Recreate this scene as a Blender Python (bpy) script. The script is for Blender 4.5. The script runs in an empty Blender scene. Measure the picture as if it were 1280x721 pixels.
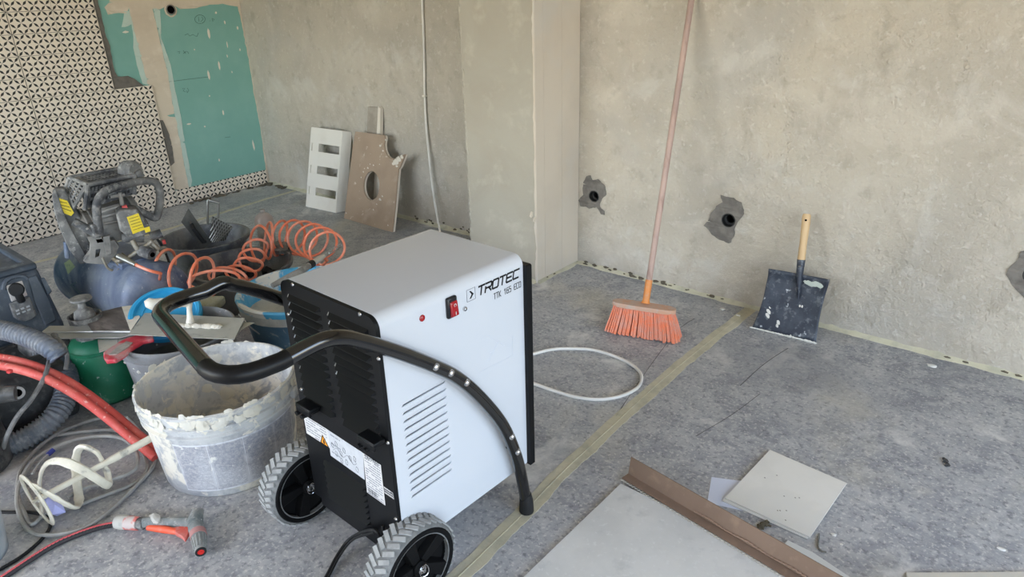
import bpy, bmesh, math, random
from mathutils import Vector, Matrix, noise
from mathutils.geometry import tessellate_polygon
random.seed(4)
R = math.radians
scn = bpy.context.scene
col = scn.collection

# ------------------------------------------------------------------ camera
M0 = Matrix(((0.767, -0.236, 0.597), (0.641, 0.320, -0.697), (-0.027, 0.918, 0.397)))
q = M0.to_quaternion(); q.normalize(); MR = q.to_matrix()
CAM = Vector((5.7375, -3.3639, 1.6)); F = 883.0
cd = bpy.data.cameras.new('camera'); cam = bpy.data.objects.new('camera', cd); col.objects.link(cam)
cam.matrix_world = Matrix.Translation(CAM) @ MR.to_4x4()
cd.sensor_width = 36; cd.lens = F / 1280 * 36; cd.clip_start = .02
scn.camera = cam

# ------------------------------------------------------------------ sky, sun, exposure
w = bpy.data.worlds.new('world'); scn.world = w; w.use_nodes = True
nt = w.node_tree; bg = nt.nodes['Background']
sky = nt.nodes.new('ShaderNodeTexSky'); sky.sky_type = 'NISHITA'; sky.sun_disc = False
sky.sun_elevation = R(48); sky.sun_rotation = R(200)
hs = nt.nodes.new('ShaderNodeMix'); hs.data_type = 'RGBA'; hs.blend_type = 'MULTIPLY'; hs.inputs[0].default_value = 1   # warm tint on the sky colour, as white balance
sat = nt.nodes.new('ShaderNodeHueSaturation'); sat.inputs['Saturation'].default_value = .75
nt.links.new(sky.outputs[0], sat.inputs['Color']); nt.links.new(sat.outputs[0], hs.inputs[6]); hs.inputs[7].default_value = (1, .985, .965, 1)
nt.links.new(hs.outputs[2], bg.inputs[0]); bg.inputs[1].default_value = .42
sl = bpy.data.lights.new('sun', 'SUN'); sl.energy = 3.2; sl.angle = R(.5); sl.color = (1, .95, .86)
so = bpy.data.objects.new('sun', sl); col.objects.link(so); so.rotation_euler = (R(32), R(-38), 0)
scn.view_settings.view_transform = 'Standard'; scn.view_settings.look = 'None'
scn.view_settings.gamma = 1; scn.view_settings.exposure = 1.95
def portal(loc, rot, sx, sy):
    l = bpy.data.lights.new('window_portal', 'AREA'); l.shape = 'RECTANGLE'; l.size = sx; l.size_y = sy
    l.cycles.is_portal = True
    o = bpy.data.objects.new('window_portal', l); col.objects.link(o); o.location = loc; o.rotation_euler = rot
RX, FY, CZ = 7.6, -6.2, 2.75
WR = (-5.3, -.9, .1, 2.45)          # opening in the right wall: y0 y1 z0 z1
WF = (.6, 4.6, .7, 2.45)            # opening in the front wall: x0 x1 z0 z1
portal((RX + .05, (WR[0] + WR[1]) / 2, (WR[2] + WR[3]) / 2), (0, R(90), 0), WR[3] - WR[2], WR[1] - WR[0])
portal(((WF[0] + WF[1]) / 2, FY - .05, (WF[2] + WF[3]) / 2), (R(90), 0, 0), WF[1] - WF[0], WF[3] - WF[2])

# ------------------------------------------------------------------ measuring: a pixel of the photograph on a real plane
def ray(x, y): return MR @ Vector((x - 640, 360.5 - y, -F))
def fl(x, y, z=0.): r = ray(x, y); return CAM + r * ((z - CAM.z) / r.z)
def oy(x, y, Y=0.): r = ray(x, y); return CAM + r * ((Y - CAM.y) / r.y)
def ox(x, y, X=0.): r = ray(x, y); return CAM + r * ((X - CAM.x) / r.x)
def pn(x, y, P, n): r = ray(x, y); return CAM + r * ((P - CAM).dot(n) / r.dot(n))
def vp(x, y, G, off=0.):            # upright plane through ground point G that faces the camera
    n = Vector((CAM.x - G[0], CAM.y - G[1], 0)).normalized()
    return pn(x, y, Vector((G[0], G[1], 0)) + n * off, n)
def vn(G): return Vector((CAM.x - G[0], CAM.y - G[1], 0)).normalized()

# ------------------------------------------------------------------ materials
def lin(c):
    return tuple(((v / 255) / 12.92 if v / 255 <= .04045 else ((v / 255 + .055) / 1.055) ** 2.4) for v in c) + (1,)
def nd(nt, t, **k):
    n = nt.nodes.new(t)
    for a, b in k.items(): setattr(n, a, b)
    return n
def noise_fac(nt, vec, scale, lo, hi, detail=6, rough=.6, dist=0.):
    n = nd(nt, 'ShaderNodeTexNoise'); n.inputs['Scale'].default_value = scale; n.inputs['Detail'].default_value = detail
    n.inputs['Roughness'].default_value = rough; n.inputs['Distortion'].default_value = dist
    nt.links.new(vec, n.inputs['Vector'])
    m = nd(nt, 'ShaderNodeMapRange'); m.inputs[1].default_value = lo; m.inputs[2].default_value = hi
    nt.links.new(n.outputs[0], m.inputs[0]); return m.outputs[0]
def mixc(nt, fac, a, b, amt=1.):
    m = nd(nt, 'ShaderNodeMix', data_type='RGBA')
    if amt != 1.:
        k = nd(nt, 'ShaderNodeMath', operation='MULTIPLY'); k.inputs[1].default_value = amt
        nt.links.new(fac, k.inputs[0]); fac = k.outputs[0]
    nt.links.new(fac, m.inputs[0])
    for s, v in ((6, a), (7, b)):
        if isinstance(v, tuple): m.inputs[s].default_value = v
        else: nt.links.new(v, m.inputs[s])
    return m.outputs[2]
MC = {}
def mt(name, c, rough=.6, metal=0., layers=(), bump=(), coat=0., stretch=None, spec=None, alpha=None, trans=0.):
    """layers: (colour, amount, scale, lo, hi[, distortion]); bump: (strength, scale, distance)"""
    if name in MC: return MC[name]
    m = bpy.data.materials.new(name); MC[name] = m; m.use_nodes = True; nt = m.node_tree
    b = nt.nodes['Principled BSDF']
    tc = nd(nt, 'ShaderNodeTexCoord'); vec = tc.outputs['Object']
    if stretch:
        mp = nd(nt, 'ShaderNodeMapping'); mp.inputs['Scale'].default_value = stretch
        nt.links.new(vec, mp.inputs[0]); vec = mp.outputs[0]
    cur = lin(c)
    for i, L in enumerate(layers):
        lc, amt, sc, lo, hi = L[:5]
        f = noise_fac(nt, vec, sc, lo, hi, dist=L[5] if len(L) > 5 else 0)
        cur = mixc(nt, f, cur, lin(lc), amt)
    if isinstance(cur, tuple): b.inputs['Base Color'].default_value = cur
    else: nt.links.new(cur, b.inputs['Base Color'])
    b.inputs['Roughness'].default_value = rough; b.inputs['Metallic'].default_value = metal
    b.inputs['Coat Weight'].default_value = coat; b.inputs['Coat Roughness'].default_value = .08
    if spec is not None: b.inputs['Specular IOR Level'].default_value = spec
    if alpha is not None: b.inputs['Alpha'].default_value = alpha
    if trans: b.inputs['Transmission Weight'].default_value = trans
    prev = None
    for (s, sc, d) in bump:
        n = nd(nt, 'ShaderNodeTexNoise'); n.inputs['Scale'].default_value = sc; n.inputs['Detail'].default_value = 7
        n.inputs['Roughness'].default_value = .65; nt.links.new(vec, n.inputs['Vector'])
        bp = nd(nt, 'ShaderNodeBump'); bp.inputs['Strength'].default_value = s; bp.inputs['Distance'].default_value = d
        nt.links.new(n.outputs[0], bp.inputs['Height'])
        if prev: nt.links.new(prev, bp.inputs['Normal'])
        prev = bp.outputs[0]
    if prev: nt.links.new(prev, b.inputs['Normal'])
    return m

# ------------------------------------------------------------------ mesh helpers
class MB:
    def __init__(s): s.v = []; s.f = []
    def add(s, vs, fs):
        n = len(s.v); s.v += [Vector(p) for p in vs]; s.f += [tuple(i + n for i in f) for f in fs]; return s
    def hexa(s, p):      # 8 corners: bottom 0-3 ccw, top 4-7
        return s.add(p, [(3, 2, 1, 0), (4, 5, 6, 7), (0, 1, 5, 4), (1, 2, 6, 5), (2, 3, 7, 6), (3, 0, 4, 7)])
    def box(s, a, b):
        x0, y0, z0 = a; x1, y1, z1 = b
        return s.hexa([(x0, y0, z0), (x1, y0, z0), (x1, y1, z0), (x0, y1, z0), (x0, y0, z1), (x1, y0, z1), (x1, y1, z1), (x0, y1, z1)])
    def obox(s, c, ex, ey, ez):   # oriented box, half vectors
        c, ex, ey, ez = map(Vector, (c, ex, ey, ez))
        return s.hexa([c - ex - ey - ez, c + ex - ey - ez, c + ex + ey - ez, c - ex + ey - ez,
                       c - ex - ey + ez, c + ex - ey + ez, c + ex + ey + ez, c - ex + ey + ez])
    def tube(s, path, r, seg=10, closed=False, caps=True, flat=None):
        P = [Vector(p) for p in path]; n = len(P)
        rr = r if isinstance(r, (list, tuple)) else [r] * n
        T = []
        for i in range(n):
            a = P[(i - 1) % n] if closed or i > 0 else P[0]; b = P[(i + 1) % n] if closed or i < n - 1 else P[-1]
            t = (b - a); T.append(t.normalized() if t.length > 1e-9 else Vector((0, 0, 1)))
        u = T[0].cross(Vector((0, 0, 1)))
        if u.length < .1: u = T[0].cross(Vector((1, 0, 0)))
        u.normalize(); rings = []
        for i in range(n):
            u = (u - T[i] * u.dot(T[i])).normalized(); v = T[i].cross(u)
            a, b = (1, 1) if flat is None else flat
            rings.append([P[i] + (u * math.cos(2 * math.pi * k / seg) * a + v * math.sin(2 * math.pi * k / seg) * b) * rr[i] for k in range(seg)])
        vs = [p for rg in rings for p in rg]; fs = []
        for i in range(n if closed else n - 1):
            j = (i + 1) % n
            for k in range(seg):
                l = (k + 1) % seg; fs.append((i * seg + k, i * seg + l, j * seg + l, j * seg + k))
        if caps and not closed: fs += [tuple(range(seg))[::-1], tuple((n - 1) * seg + k for k in range(seg))]
        return s.add(vs, fs)
    def lathe(s, prof, c=(0, 0, 0), axis=(0, 0, 1), seg=32, closed=False, a0=0, a1=360, wob=0):
        c = Vector(c); z = Vector(axis).normalized(); x = z.cross(Vector((0, 1, 0)))
        if x.length < .1: x = z.cross(Vector((1, 0, 0)))
        x.normalize(); y = z.cross(x); full = abs(a1 - a0) >= 360
        m = seg if full else seg + 1; vs = []
        for k in range(m):
            a = R(a0 + (a1 - a0) * k / seg)
            for (r, h) in prof:
                rr = r + (wob * noise.noise(Vector((math.cos(a) * 3, math.sin(a) * 3, h * 30))) if wob else 0)
                vs.append(c + (x * math.cos(a) + y * math.sin(a)) * rr + z * h)
        n = len(prof); fs = []
        for k in range(seg):
            l = (k + 1) % m
            for i in range(n if closed else n - 1):
                j = (i + 1) % n; fs.append((k * n + i, l * n + i, l * n + j, k * n + j))
        return s.add(vs, fs)
    def plate(s, loops, nrm, t):   # loops: outer + holes on a plane; extruded from the plane by t along nrm
        loops = [[Vector(p) for p in L] for L in loops]; nrm = Vector(nrm).normalized()
        tri = tessellate_polygon(loops); flat = [p for L in loops for p in L]; n = len(flat)
        fs = []
        for a, b, c in tri:
            if (flat[b] - flat[a]).cross(flat[c] - flat[a]).dot(nrm) < 0: a, b = b, a
            fs += [(a + n, b + n, c + n), (c, b, a)]
        o = 0
        for L in loops:
            for i in range(len(L)):
                j = (i + 1) % len(L); fs.append((o + i, o + j, o + j + n, o + i + n))
            o += len(L)
        return s.add(flat + [p + nrm * t for p in flat], fs)
    def blob(s, c, nrm, r, flat=.25, nz=.5, sub=2):      # flattened lump lying on a surface with normal nrm
        z = Vector(nrm).normalized(); x = z.orthogonal().normalized(); y = z.cross(x); bm = bmesh.new()
        bmesh.ops.create_icosphere(bm, subdivisions=sub, radius=1); c = Vector(c); vs = []
        for v in bm.verts:
            p = v.co; k = 1 + nz * noise.noise(p * 2.2 + c * 31); vs.append(c + (x * p.x + y * p.y + z * p.z * flat) * r * k)
        s.add(vs, [tuple(q.index for q in f.verts) for f in bm.faces]); bm.free(); return s
    def ball(s, c, r, sub=2, sq=(1, 1, 1), nz=0., sc=6):
        bm = bmesh.new(); bmesh.ops.create_icosphere(bm, subdivisions=sub, radius=1)
        c = Vector(c); vs = []
        for v in bm.verts:
            p = v.co.copy(); k = 1 + nz * noise.noise(p * sc + c * 7)
            vs.append(c + Vector((p.x * sq[0], p.y * sq[1], p.z * sq[2])) * r * k)
        s.add(vs, [tuple(x.index for x in f.verts) for f in bm.faces]); bm.free(); return s

ORG = {}
def ob(name, mb, m, parent=None, smooth=40, bevel=0., bseg=2, label=None, kind=None, origin=None):
    me = bpy.data.meshes.new(name)
    base = Vector(origin) if origin is not None else (ORG[parent.name] if parent else Vector((0, 0, 0)))
    me.from_pydata([tuple(p - base) for p in mb.v], [], mb.f)
    bm = bmesh.new(); bm.from_mesh(me); bmesh.ops.recalc_face_normals(bm, faces=bm.faces); bm.to_mesh(me); bm.free()
    me.materials.append(m)
    if smooth:
        me.shade_smooth(); me.set_sharp_from_angle(angle=R(smooth))
    o = bpy.data.objects.new(name, me); col.objects.link(o)
    if parent: o.parent = parent; o.location = base - ORG[parent.name]
    else: o.location = base
    ORG[o.name] = base.copy()
    if bevel:
        b = o.modifiers.new('bevel', 'BEVEL'); b.width = bevel; b.segments = bseg; b.limit_method = 'ANGLE'; b.angle_limit = R(35)
    if label: o['label'] = label
    if kind: o['kind'] = kind
    return o
def tag(o, label, cat, group=None):
    o['label'] = label; o['category'] = cat
    if group: o['group'] = group
    return o
def thing(name, label, cat, loc, group=None):
    o = bpy.data.objects.new(name, None); col.objects.link(o); o.location = loc; o.empty_display_size = .05
    ORG[o.name] = Vector(loc); return tag(o, label, cat, group)
def cen(mb):
    lo = [min(v[i] for v in mb.v) for i in range(3)]; hi = [max(v[i] for v in mb.v) for i in range(3)]
    return Vector(((lo[0] + hi[0]) / 2, (lo[1] + hi[1]) / 2, lo[2]))
def solo(name, mb, m, label, cat, group=None, **k):
    return tag(ob(name, mb, m, None, origin=cen(mb), **k), label, cat, group)
def crom(P, n=8, closed=False):
    P = [Vector(p) for p in P]; out = []; N = len(P)
    for i in range(N if closed else N - 1):
        g = (lambda k: P[k % N]) if closed else (lambda k: P[max(0, min(N - 1, k))])
        a, b, c, d = g(i - 1), g(i), g(i + 1), g(i + 2)
        for j in range(n):
            t = j / n
            out.append(.5 * ((2 * b) + (c - a) * t + (2 * a - 5 * b + 4 * c - d) * t * t + (3 * b - a - 3 * c + d) * t ** 3))
    if not closed: out.append(P[-1])
    return out
def jag(L, amp, step=.03, seed=0):
    out = []; n = len(L); nv = Vector((seed * 1.7, seed * .9, 0))
    for i in range(n):
        a, b = Vector(L[i]), Vector(L[(i + 1) % n]); k = max(1, int((b - a).length / step))
        for j in range(k):
            p = a.lerp(b, j / k); out.append(p + noise.noise_vector(p * 38 + nv) * amp)
    return out
def text_mesh(s, size, mat4, name, m, parent, shear=0., ext=.0006, align='LEFT'):
    c = bpy.data.curves.new(name, 'FONT'); c.body = s; c.size = size; c.shear = shear; c.extrude = ext; c.align_x = align; c.resolution_u = 3
    t = bpy.data.objects.new(name + '_tmp', c); col.objects.link(t)
    dg = bpy.context.evaluated_depsgraph_get(); dg.update()
    me = bpy.data.meshes.new_from_object(t.evaluated_get(dg)); bpy.data.objects.remove(t)
    me.transform(Matrix.Translation(-ORG[parent.name]) @ mat4); me.materials.clear(); me.materials.append(m)
    o = bpy.data.objects.new(name, me); col.objects.link(o); o.parent = parent; return o
def dup(o, parent=None, loc=None, name=None):
    c = o.copy(); col.objects.link(c)
    if parent: c.parent = parent
    if loc is not None: c.location = loc
    return c

# ------------------------------------------------------------------ shared materials
DUST = (172, 170, 164)
m_floor = mt('vinyl_floor', (164, 165, 166), .5, layers=(
    ((128, 130, 136), .75, 4, .43, .62, 1.), ((178, 178, 177), .8, 13, .47, .62, .6), ((100, 102, 108), .65, 48, .52, .64),
    ((208, 206, 200), .7, 80, .54, .64), ((192, 186, 166), .5, 1.7, .56, .70, .4), ((214, 212, 206), .8, 2.6, .58, .68, .7), ((122, 124, 129), .4, 1.3, .52, .66, .8)),
    bump=((.25, 60, .004), (.15, 12, .006)))
m_plaster = mt('wall_plaster', (189, 179, 162), .9, layers=(
    ((168, 160, 147), .6, 1.6, .40, .60, .6), ((200, 191, 176), .7, 3.3, .5, .66, .5), ((176, 172, 164), .55, 1.1, .5, .64, .3),
    ((156, 147, 132), .5, 9, .55, .68), ((210, 200, 186), .35, 16, .60, .68), ((204, 199, 189), .45, 3.1, .57, .66, .5), ((204, 198, 186), .5, 28, .58, .66)),
    bump=((.7, 7, .04), (.8, 38, .012), (.5, 2.2, .06)))
m_pier = mt('pier_plaster', (168, 161, 146), .9, layers=(
    ((162, 153, 137), .8, 2.0, .42, .62, .6), ((190, 182, 166), .6, 5, .55, .7)), bump=((.3, 12, .015), (.2, 50, .005)))
m_cream = mt('cream_filler', (212, 197, 176), .85, layers=(((198, 182, 160), .6, 3, .45, .65), ((224, 212, 194), .5, 9, .55, .7)), bump=((.1, 30, .003),))
m_teal = mt('green_board', (124, 170, 158), .8, layers=(((134, 178, 166), .7, 3, .42, .62), ((114, 162, 150), .6, 1.4, .5, .65)), bump=((.05, 80, .002),))
m_teal2 = mt('thin_skim', (186, 204, 192), .85, layers=(((184, 198, 186), .7, 12, .45, .6),))
m_mortar = mt('grey_mortar', (112, 106, 98), .95, layers=(((96, 92, 86), .7, 20, .45, .6),), bump=((.5, 60, .006),))
m_seam = mt('seam_filler', (192, 186, 160), .8, layers=(((170, 166, 146), .8, 14, .45, .62), ((206, 200, 178), .6, 6, .5, .66)), bump=((.3, 40, .004),))
m_wplain = mt('bare_wall', (190, 182, 168), .9)
m_ceil = mt('ceiling_paint', (224, 216, 200), .9)
m_black = mt('black_paint', (13, 14, 16), .42, spec=.22)
m_blackg = mt('black_gloss', (9, 9, 10), .16, coat=.6)
m_rubber = mt('black_rubber', (18, 18, 19), .7)
m_white = mt('white_enamel', (198, 202, 208), .25, coat=.7)
m_chrome = mt('chrome', (205, 205, 205), .2, 1.)
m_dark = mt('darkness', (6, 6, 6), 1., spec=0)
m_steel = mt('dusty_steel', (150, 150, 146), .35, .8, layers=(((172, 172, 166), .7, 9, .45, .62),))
def dusty(name, c, d=.5, rough=.65, sc=8, splat=None, dcol=DUST, metal=0.):
    L = [(dcol, d, sc, .38, .70), (dcol, d * .8, sc * 5, .52, .66)]
    if splat: L.append((splat[0], 1, splat[1], splat[2], splat[2] + .04, .5))
    return mt(name, c, rough, metal, tuple(L), bump=((.15, sc * 6, .002),))

# ================================================================== THE SETTING
def struct(name, mb, m, parent=None, **k): return ob(name, mb, m, parent, kind='structure', **k)
struct('floor', MB().box((0, FY, -.15), (RX, 0, 0)), m_floor, smooth=0)
struct('ceiling', MB().box((-.2, FY - .2, CZ), (RX + .2, .2, CZ + .15)), m_ceil, smooth=0)
g = MB().box((-40, -60, -.5), (60, 60, -.35)); struct('ground', g, mt('dry_ground', (176, 156, 128), .95, layers=(((150, 134, 110), .7, .3, .4, .6),)), smooth=0)

# --- back wall with real holes
def circ(c, r, n=20, ax='y'):
    return [Vector((c.x + r * math.cos(2 * math.pi * k / n), c.y, c.z + r * math.sin(2 * math.pi * k / n))) if ax == 'y' else
            Vector((c.x, c.y + r * math.cos(2 * math.pi * k / n), c.z + r * math.sin(2 * math.pi * k / n))) for k in range(n)]
h1, h2, h3 = oy(743, 245), oy(911, 275), oy(1292, 344)
outer = [Vector((0, 0, 0)), Vector((RX, 0, 0)), Vector((RX, 0, CZ)), Vector((0, 0, CZ))]
wb = struct('wall_back', MB().plate([outer, circ(h1, .034), circ(h2, .037), circ(h3, .036)], (0, 1, 0), .12), m_plaster, smooth=0)
struct('backing', MB().box((-.2, .12, 0), (RX + .2, .2, CZ)), m_wplain, wb, smooth=0)
m_patch = mt('patch_mortar', (122, 116, 108), .95, layers=(((100, 95, 89), .8, 16, .42, .6), ((130, 126, 118), .6, 30, .56, .7)), bump=((.6, 50, .006),))
def P3(L, s, x0, y0): return [(x0 + a / s, y0 + b / s) for a, b in L]
patch1 = P3([(25, 75), (38, 55), (52, 52), (58, 70), (78, 68), (103, 90), (106, 118), (88, 140), (84, 160), (100, 178), (98, 192), (86, 186), (72, 162), (48, 168), (18, 160), (10, 138), (24, 118), (22, 95)], 2.774, 720, 200)
patch2 = P3([(503, 118), (520, 128), (548, 132), (575, 148), (583, 190), (570, 208), (556, 222), (548, 262), (540, 284), (518, 286), (482, 264), (460, 240), (443, 226), (462, 205), (470, 182), (488, 158), (506, 146)], 2.774, 720, 200)
patch3 = [(1262, 334), (1270, 326), (1278, 314), (1296, 312), (1322, 330), (1326, 356), (1304, 376), (1282, 374), (1268, 360), (1258, 344)]
for pp, h, r in ((patch1, h1, .034), (patch2, h2, .037), (patch3, h3, .036)):
    ob('mortar_patch', MB().plate([jag([oy(*p, -.001) for p in pp], .008, .012, 3), circ(Vector((h.x, -.001, h.z)), r)], (0, -1, 0), .004), m_patch, wb, smooth=0)
    prof = [(r, -.012), (r, .11), (0, .11), (0, .115), (r + .004, .115), (r + .004, -.012)]
    p = ob('drain_pipe', MB().lathe([(r - .004, -.006), (r - .004, .105), (0, .105), (0, .112), (r + .0005, .112), (r + .0005, -.006)], h, (0, 1, 0), 24, closed=True), mt('black_pipe', (34, 33, 32), .5), wb)
    ob('pipe_seal', MB().lathe([(r - .005, .02), (r - .014, .024), (r - .014, .034), (r - .005, .036)], h, (0, 1, 0), 24, closed=True), m_rubber, p)
# small plaster scars, ridges and pits on the back wall
def ridge(pts, wd, seed, m=m_plaster, t=.004, nm='plaster_ridge'):
    rnd = random.Random(seed); mb = MB()
    P = crom([oy(*p, 0) for p in pts], 10)
    for p in P:
        for _ in range(3):
            c = p + Vector((rnd.uniform(-wd, wd), 0, rnd.uniform(-.02, .02))); r = rnd.uniform(.002, .007)
            mb.ball(c, r, 1, (1.3, .5, 1.8), .5, 9)
    return ob(nm, mb, m, wb, kind='stuff')
ridge([(1008, 0), (1003, 40), (998, 90), (992, 140), (986, 190), (978, 240), (972, 290)], .006, 1)
ridge([(1000, 10), (985, 60), (960, 95), (985, 130)], .06, 2)
ridge([(985, 120), (988, 150), (982, 165)], .012, 12)
ridge([(1010, 180), (980, 190), (930, 200)], .012, 13)
ridge([(1212, 75), (1208, 90), (1202, 98)], .012, 3); ridge([(1120, 335), (1116, 350), (1105, 370)], .01, 4)
ridge([(757, 150), (756, 175), (753, 200)], .008, 5); ridge([(815, 45), (818, 52), (812, 55)], .008, 14); ridge([(873, 100), (868, 125), (880, 118)], .03, 6)
ridge([(1130, 40), (1140, 60)], .02, 7); ridge([(786, 60), (790, 90)], .004, 8); ridge([(862, 340), (858, 358), (862, 366)], .012, 15)
ridge([(1118, 125), (1130, 130)], .012, 9)
# crumbly joint where wall meets floor
def joint(name, pts, h, wd, seed, m=m_seam):
    rnd = random.Random(seed); mb = MB(); P = [Vector(p) for p in pts]
    for a, b in zip(P, P[1:]):
        L = (b - a).length; n = int(L / .035)
        d = (b - a).normalized(); nr = Vector((d.y, -d.x, 0))
        prof = []
        for i in range(n + 1):
            p = a.lerp(b, i / n); k = noise.noise(p * 9 + Vector((seed, 0, 0))); k2 = noise.noise(p * 31)
            ww = wd * (1 + .5 * k + .35 * k2); hh = h * (1 + .6 * k2 + .3 * k)
            prof.append([p, p + nr * ww, p + nr * ww * .9 + Vector((0, 0, .003)), p + nr * ww * .35 + Vector((0, 0, hh * .45)), p + Vector((0, 0, hh))])
        vs = [x for q in prof for x in q]; fs = []
        for i in range(n):
            for k in range(4): fs.append((i * 5 + k, (i + 1) * 5 + k, (i + 1) * 5 + k + 1, i * 5 + k + 1))
        mb.add(vs, fs)
    return struct(name, mb, m, smooth=50)
joint('baseboard_back', [(.0, 0, 0), (2.9, 0, 0)], .02, .028, 1)
joint('baseboard_right', [(3.4, 0, 0), (RX, 0, 0)], .018, .022, 2)
joint('baseboard_column', [(2.885, -.405, 0), (3.395, -.405, 0), (3.395, 0, 0)], .016, .022, 3)
# cracks and crumbs in the joint
mb = MB()
for (x, y, s) in [(757, 334, .012), (762, 337, .009), (820, 352, .014), (830, 356, .013), (838, 360, .01), (903, 375, .008), (1183, 451, .01), (1206, 457, .009), (1255, 465, .01), (1273, 470, .01)]:
    p = oy(x, y, -.006); p.z = max(p.z, .008); mb.ball(p, s, 1, (1.6, .5, .7), .6)
for i in range(26):
    p = Vector((random.uniform(1.9, 2.85), -.008, random.uniform(.01, .05))); mb.ball(p, random.uniform(.005, .014), 1, (1.5, .6, .8), .7)
for i in range(22):
    p = Vector((random.uniform(3.42, 4.3), -.01, random.uniform(.004, .025))); mb.ball(p, random.uniform(.004, .012), 1, (1.7, .7, .8), .7)
for i in range(70):
    q = random.random(); p = Vector((random.uniform(.02, .07), -.02 - .8 * q * q, .0)) if i < 50 else Vector((random.uniform(.03, .3), random.uniform(-.07, -.02), .0))
    mb.ball(p + Vector((0, 0, .004)), random.uniform(.006, .017), 1, (1.2, 1.6, .7), .7)
ob('crumbled_mortar', mb, mt('dark_crumb', (92, 84, 70), .95), wb, kind='stuff')

# --- projecting column
PX0, PX1, PY = 2.885, 3.395, -.405
wc = struct('wall_column', MB().box((PX0, PY, 0), (PX1, -.0, CZ)), m_pier, smooth=0)
def rag(nm, edge_x, edge_y, seed, m, parent, dx=.012, dy=.012):
    mb = MB(); rnd = random.Random(seed); z = .02
    prev = None; vs = []; fs = []
    n = 90
    for i in range(n + 1):
        z = CZ * i / n; k = .5 + noise.noise(Vector((seed, z * 7, 0))) * .9 + .5 * noise.noise(Vector((seed, z * 31, 3)))
        a = dx * k; vs += [(edge_x - abs(dx) * .0 - a * 1.0, edge_y - .003, z), (edge_x + .003 * (1 if dx < 0 else 1), edge_y - .004, z), (edge_x + .004, edge_y + abs(a) * .6, z)]
    for i in range(n):
        for k in range(2): fs.append((i * 3 + k, i * 3 + k + 1, i * 3 + 4 + k, i * 3 + 3 + k))
    mb.add(vs, fs); return ob(nm, mb, m, parent)

mb = MB()
for i in range(60):
    z = i * .032; mb.ball((PX0 + random.uniform(0, .008), PY + .002, z), random.uniform(.004, .012), 1, (1, .6, 2.4), .6)
ob('ragged_plaster', mb, m_pier, wc, kind='stuff')
m_smooth = mt('smooth_plaster', (205, 193, 176), .85, layers=(((194, 182, 166), .6, 2, .45, .62), ((198, 194, 186), .5, 1.2, .5, .6)), bump=((.08, 20, .003),))
ys = [PY, ox(678, 50, PX1).y, ox(701.4, 50, PX1).y, -.002]
rag('corner_edge', PX1, PY, 5, m_smooth, wc, dx=.012)
for a, b in zip(ys, ys[1:]):
    ob('plaster_board', MB().box((PX1 - .002, a + (.0006 if a > PY else .0), .015), (PX1 + .006, b - .0006, CZ - .001)), m_smooth, wc, bevel=.0008, bseg=1)
for (x, y, s) in [(700, 342, 1), (693, 344, 1.3), (684, 348, .9), (664, 268, 1.1), (668, 274, .9)]:
    p = ox(x, y, PX1 + .006); ob('chipped_plaster', MB().ball(p, .014 * s, 1, (.4, 1, 1.2), .7), m_cream if x < 670 else mt('dark_crumb', (92, 84, 70)), wc)

# --- left wall: green boards, filler bands, tiles
wl = struct('wall_left', MB().box((-.2, FY, 0), (0, 0, CZ)), m_teal, smooth=0)
hp = ox(213, 12)
ob('drain_pipe', MB().lathe([(.036, 0), (.036, .012), (.030, .012), (.030, .002), (0, .002)], hp, (1, 0, 0), 24), mt('grey_pipe', (120, 116, 108), .5), wl)
ob('pipe_shade', MB().lathe([(0, .006), (.028, .006), (.026, .0035), (0, .0035)], hp, (1, 0, 0), 20), m_dark, wl)  # near-black disc painted as the shade inside the pipe
ob('hole_rim', MB().lathe([(.036, .001), (.048, .001), (.046, .005), (.036, .006)], hp + Vector((0, 0, -.006)), (1, 0, 0), 24, wob=.008), m_cream, wl)
band = [(160, -60), (160, 0), (161, 10), (184, 104), (189, 108), (217, 236), (237, 242), (215, 125), (208.8, 90), (191, 11), (200, 12), (212, 4), (225, 11), (240, 11), (262, 6), (278, 5), (289, 7), (297, 8), (301, 25), (306, 49), (313, 89), (317, 115), (326, 164), (331, 204), (334, 226), (337, 228), (333, 205), (299, 0), (292, -60)]
ob('filler_band', MB().plate([jag([ox(*p) for p in band], .006, .03, 1)], (1, 0, 0), .003), m_cream, wl, smooth=0)
sk = [(191, 9), (208.8, 90), (215, 125), (237, 241), (240, 226), (231, 178), (226, 146), (218, 108), (213, 80), (202, 49), (200, 13)]
ob('filler_skim', MB().plate([jag([ox(*p) for p in sk], .004, .03, 2)], (1, 0, 0), .0015), m_teal2, wl, smooth=0)
sk2 = [(160, 5), (166, 42), (167, 60), (172, 85), (178, 104), (185, 106), (175, 62), (163, 14)]
ob('filler_skim', MB().plate([jag([ox(*p) for p in sk2], .004, .02, 5)], (1, 0, 0), .0015), m_teal2, wl, smooth=0)
sp = [(138, -40), (136, 3), (131, 9), (135, 18), (148, 16), (158, 16), (164, 4), (162, -40)]
ob('filler_patch', MB().plate([jag([ox(*p) for p in sp], .009, .02, 3)], (1, 0, 0), .0032), m_cream, wl, smooth=0)
sp = [(155, 14), (163, 14), (165, 30), (160, 33), (152, 34), (154, 24)]
ob('filler_patch', MB().plate([jag([ox(*p) for p in sp], .004, .02, 4)], (1, 0, 0), .002), m_teal2, wl, smooth=0)
m_drip = mt('filler_drip', (222, 214, 196), .8)
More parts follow.
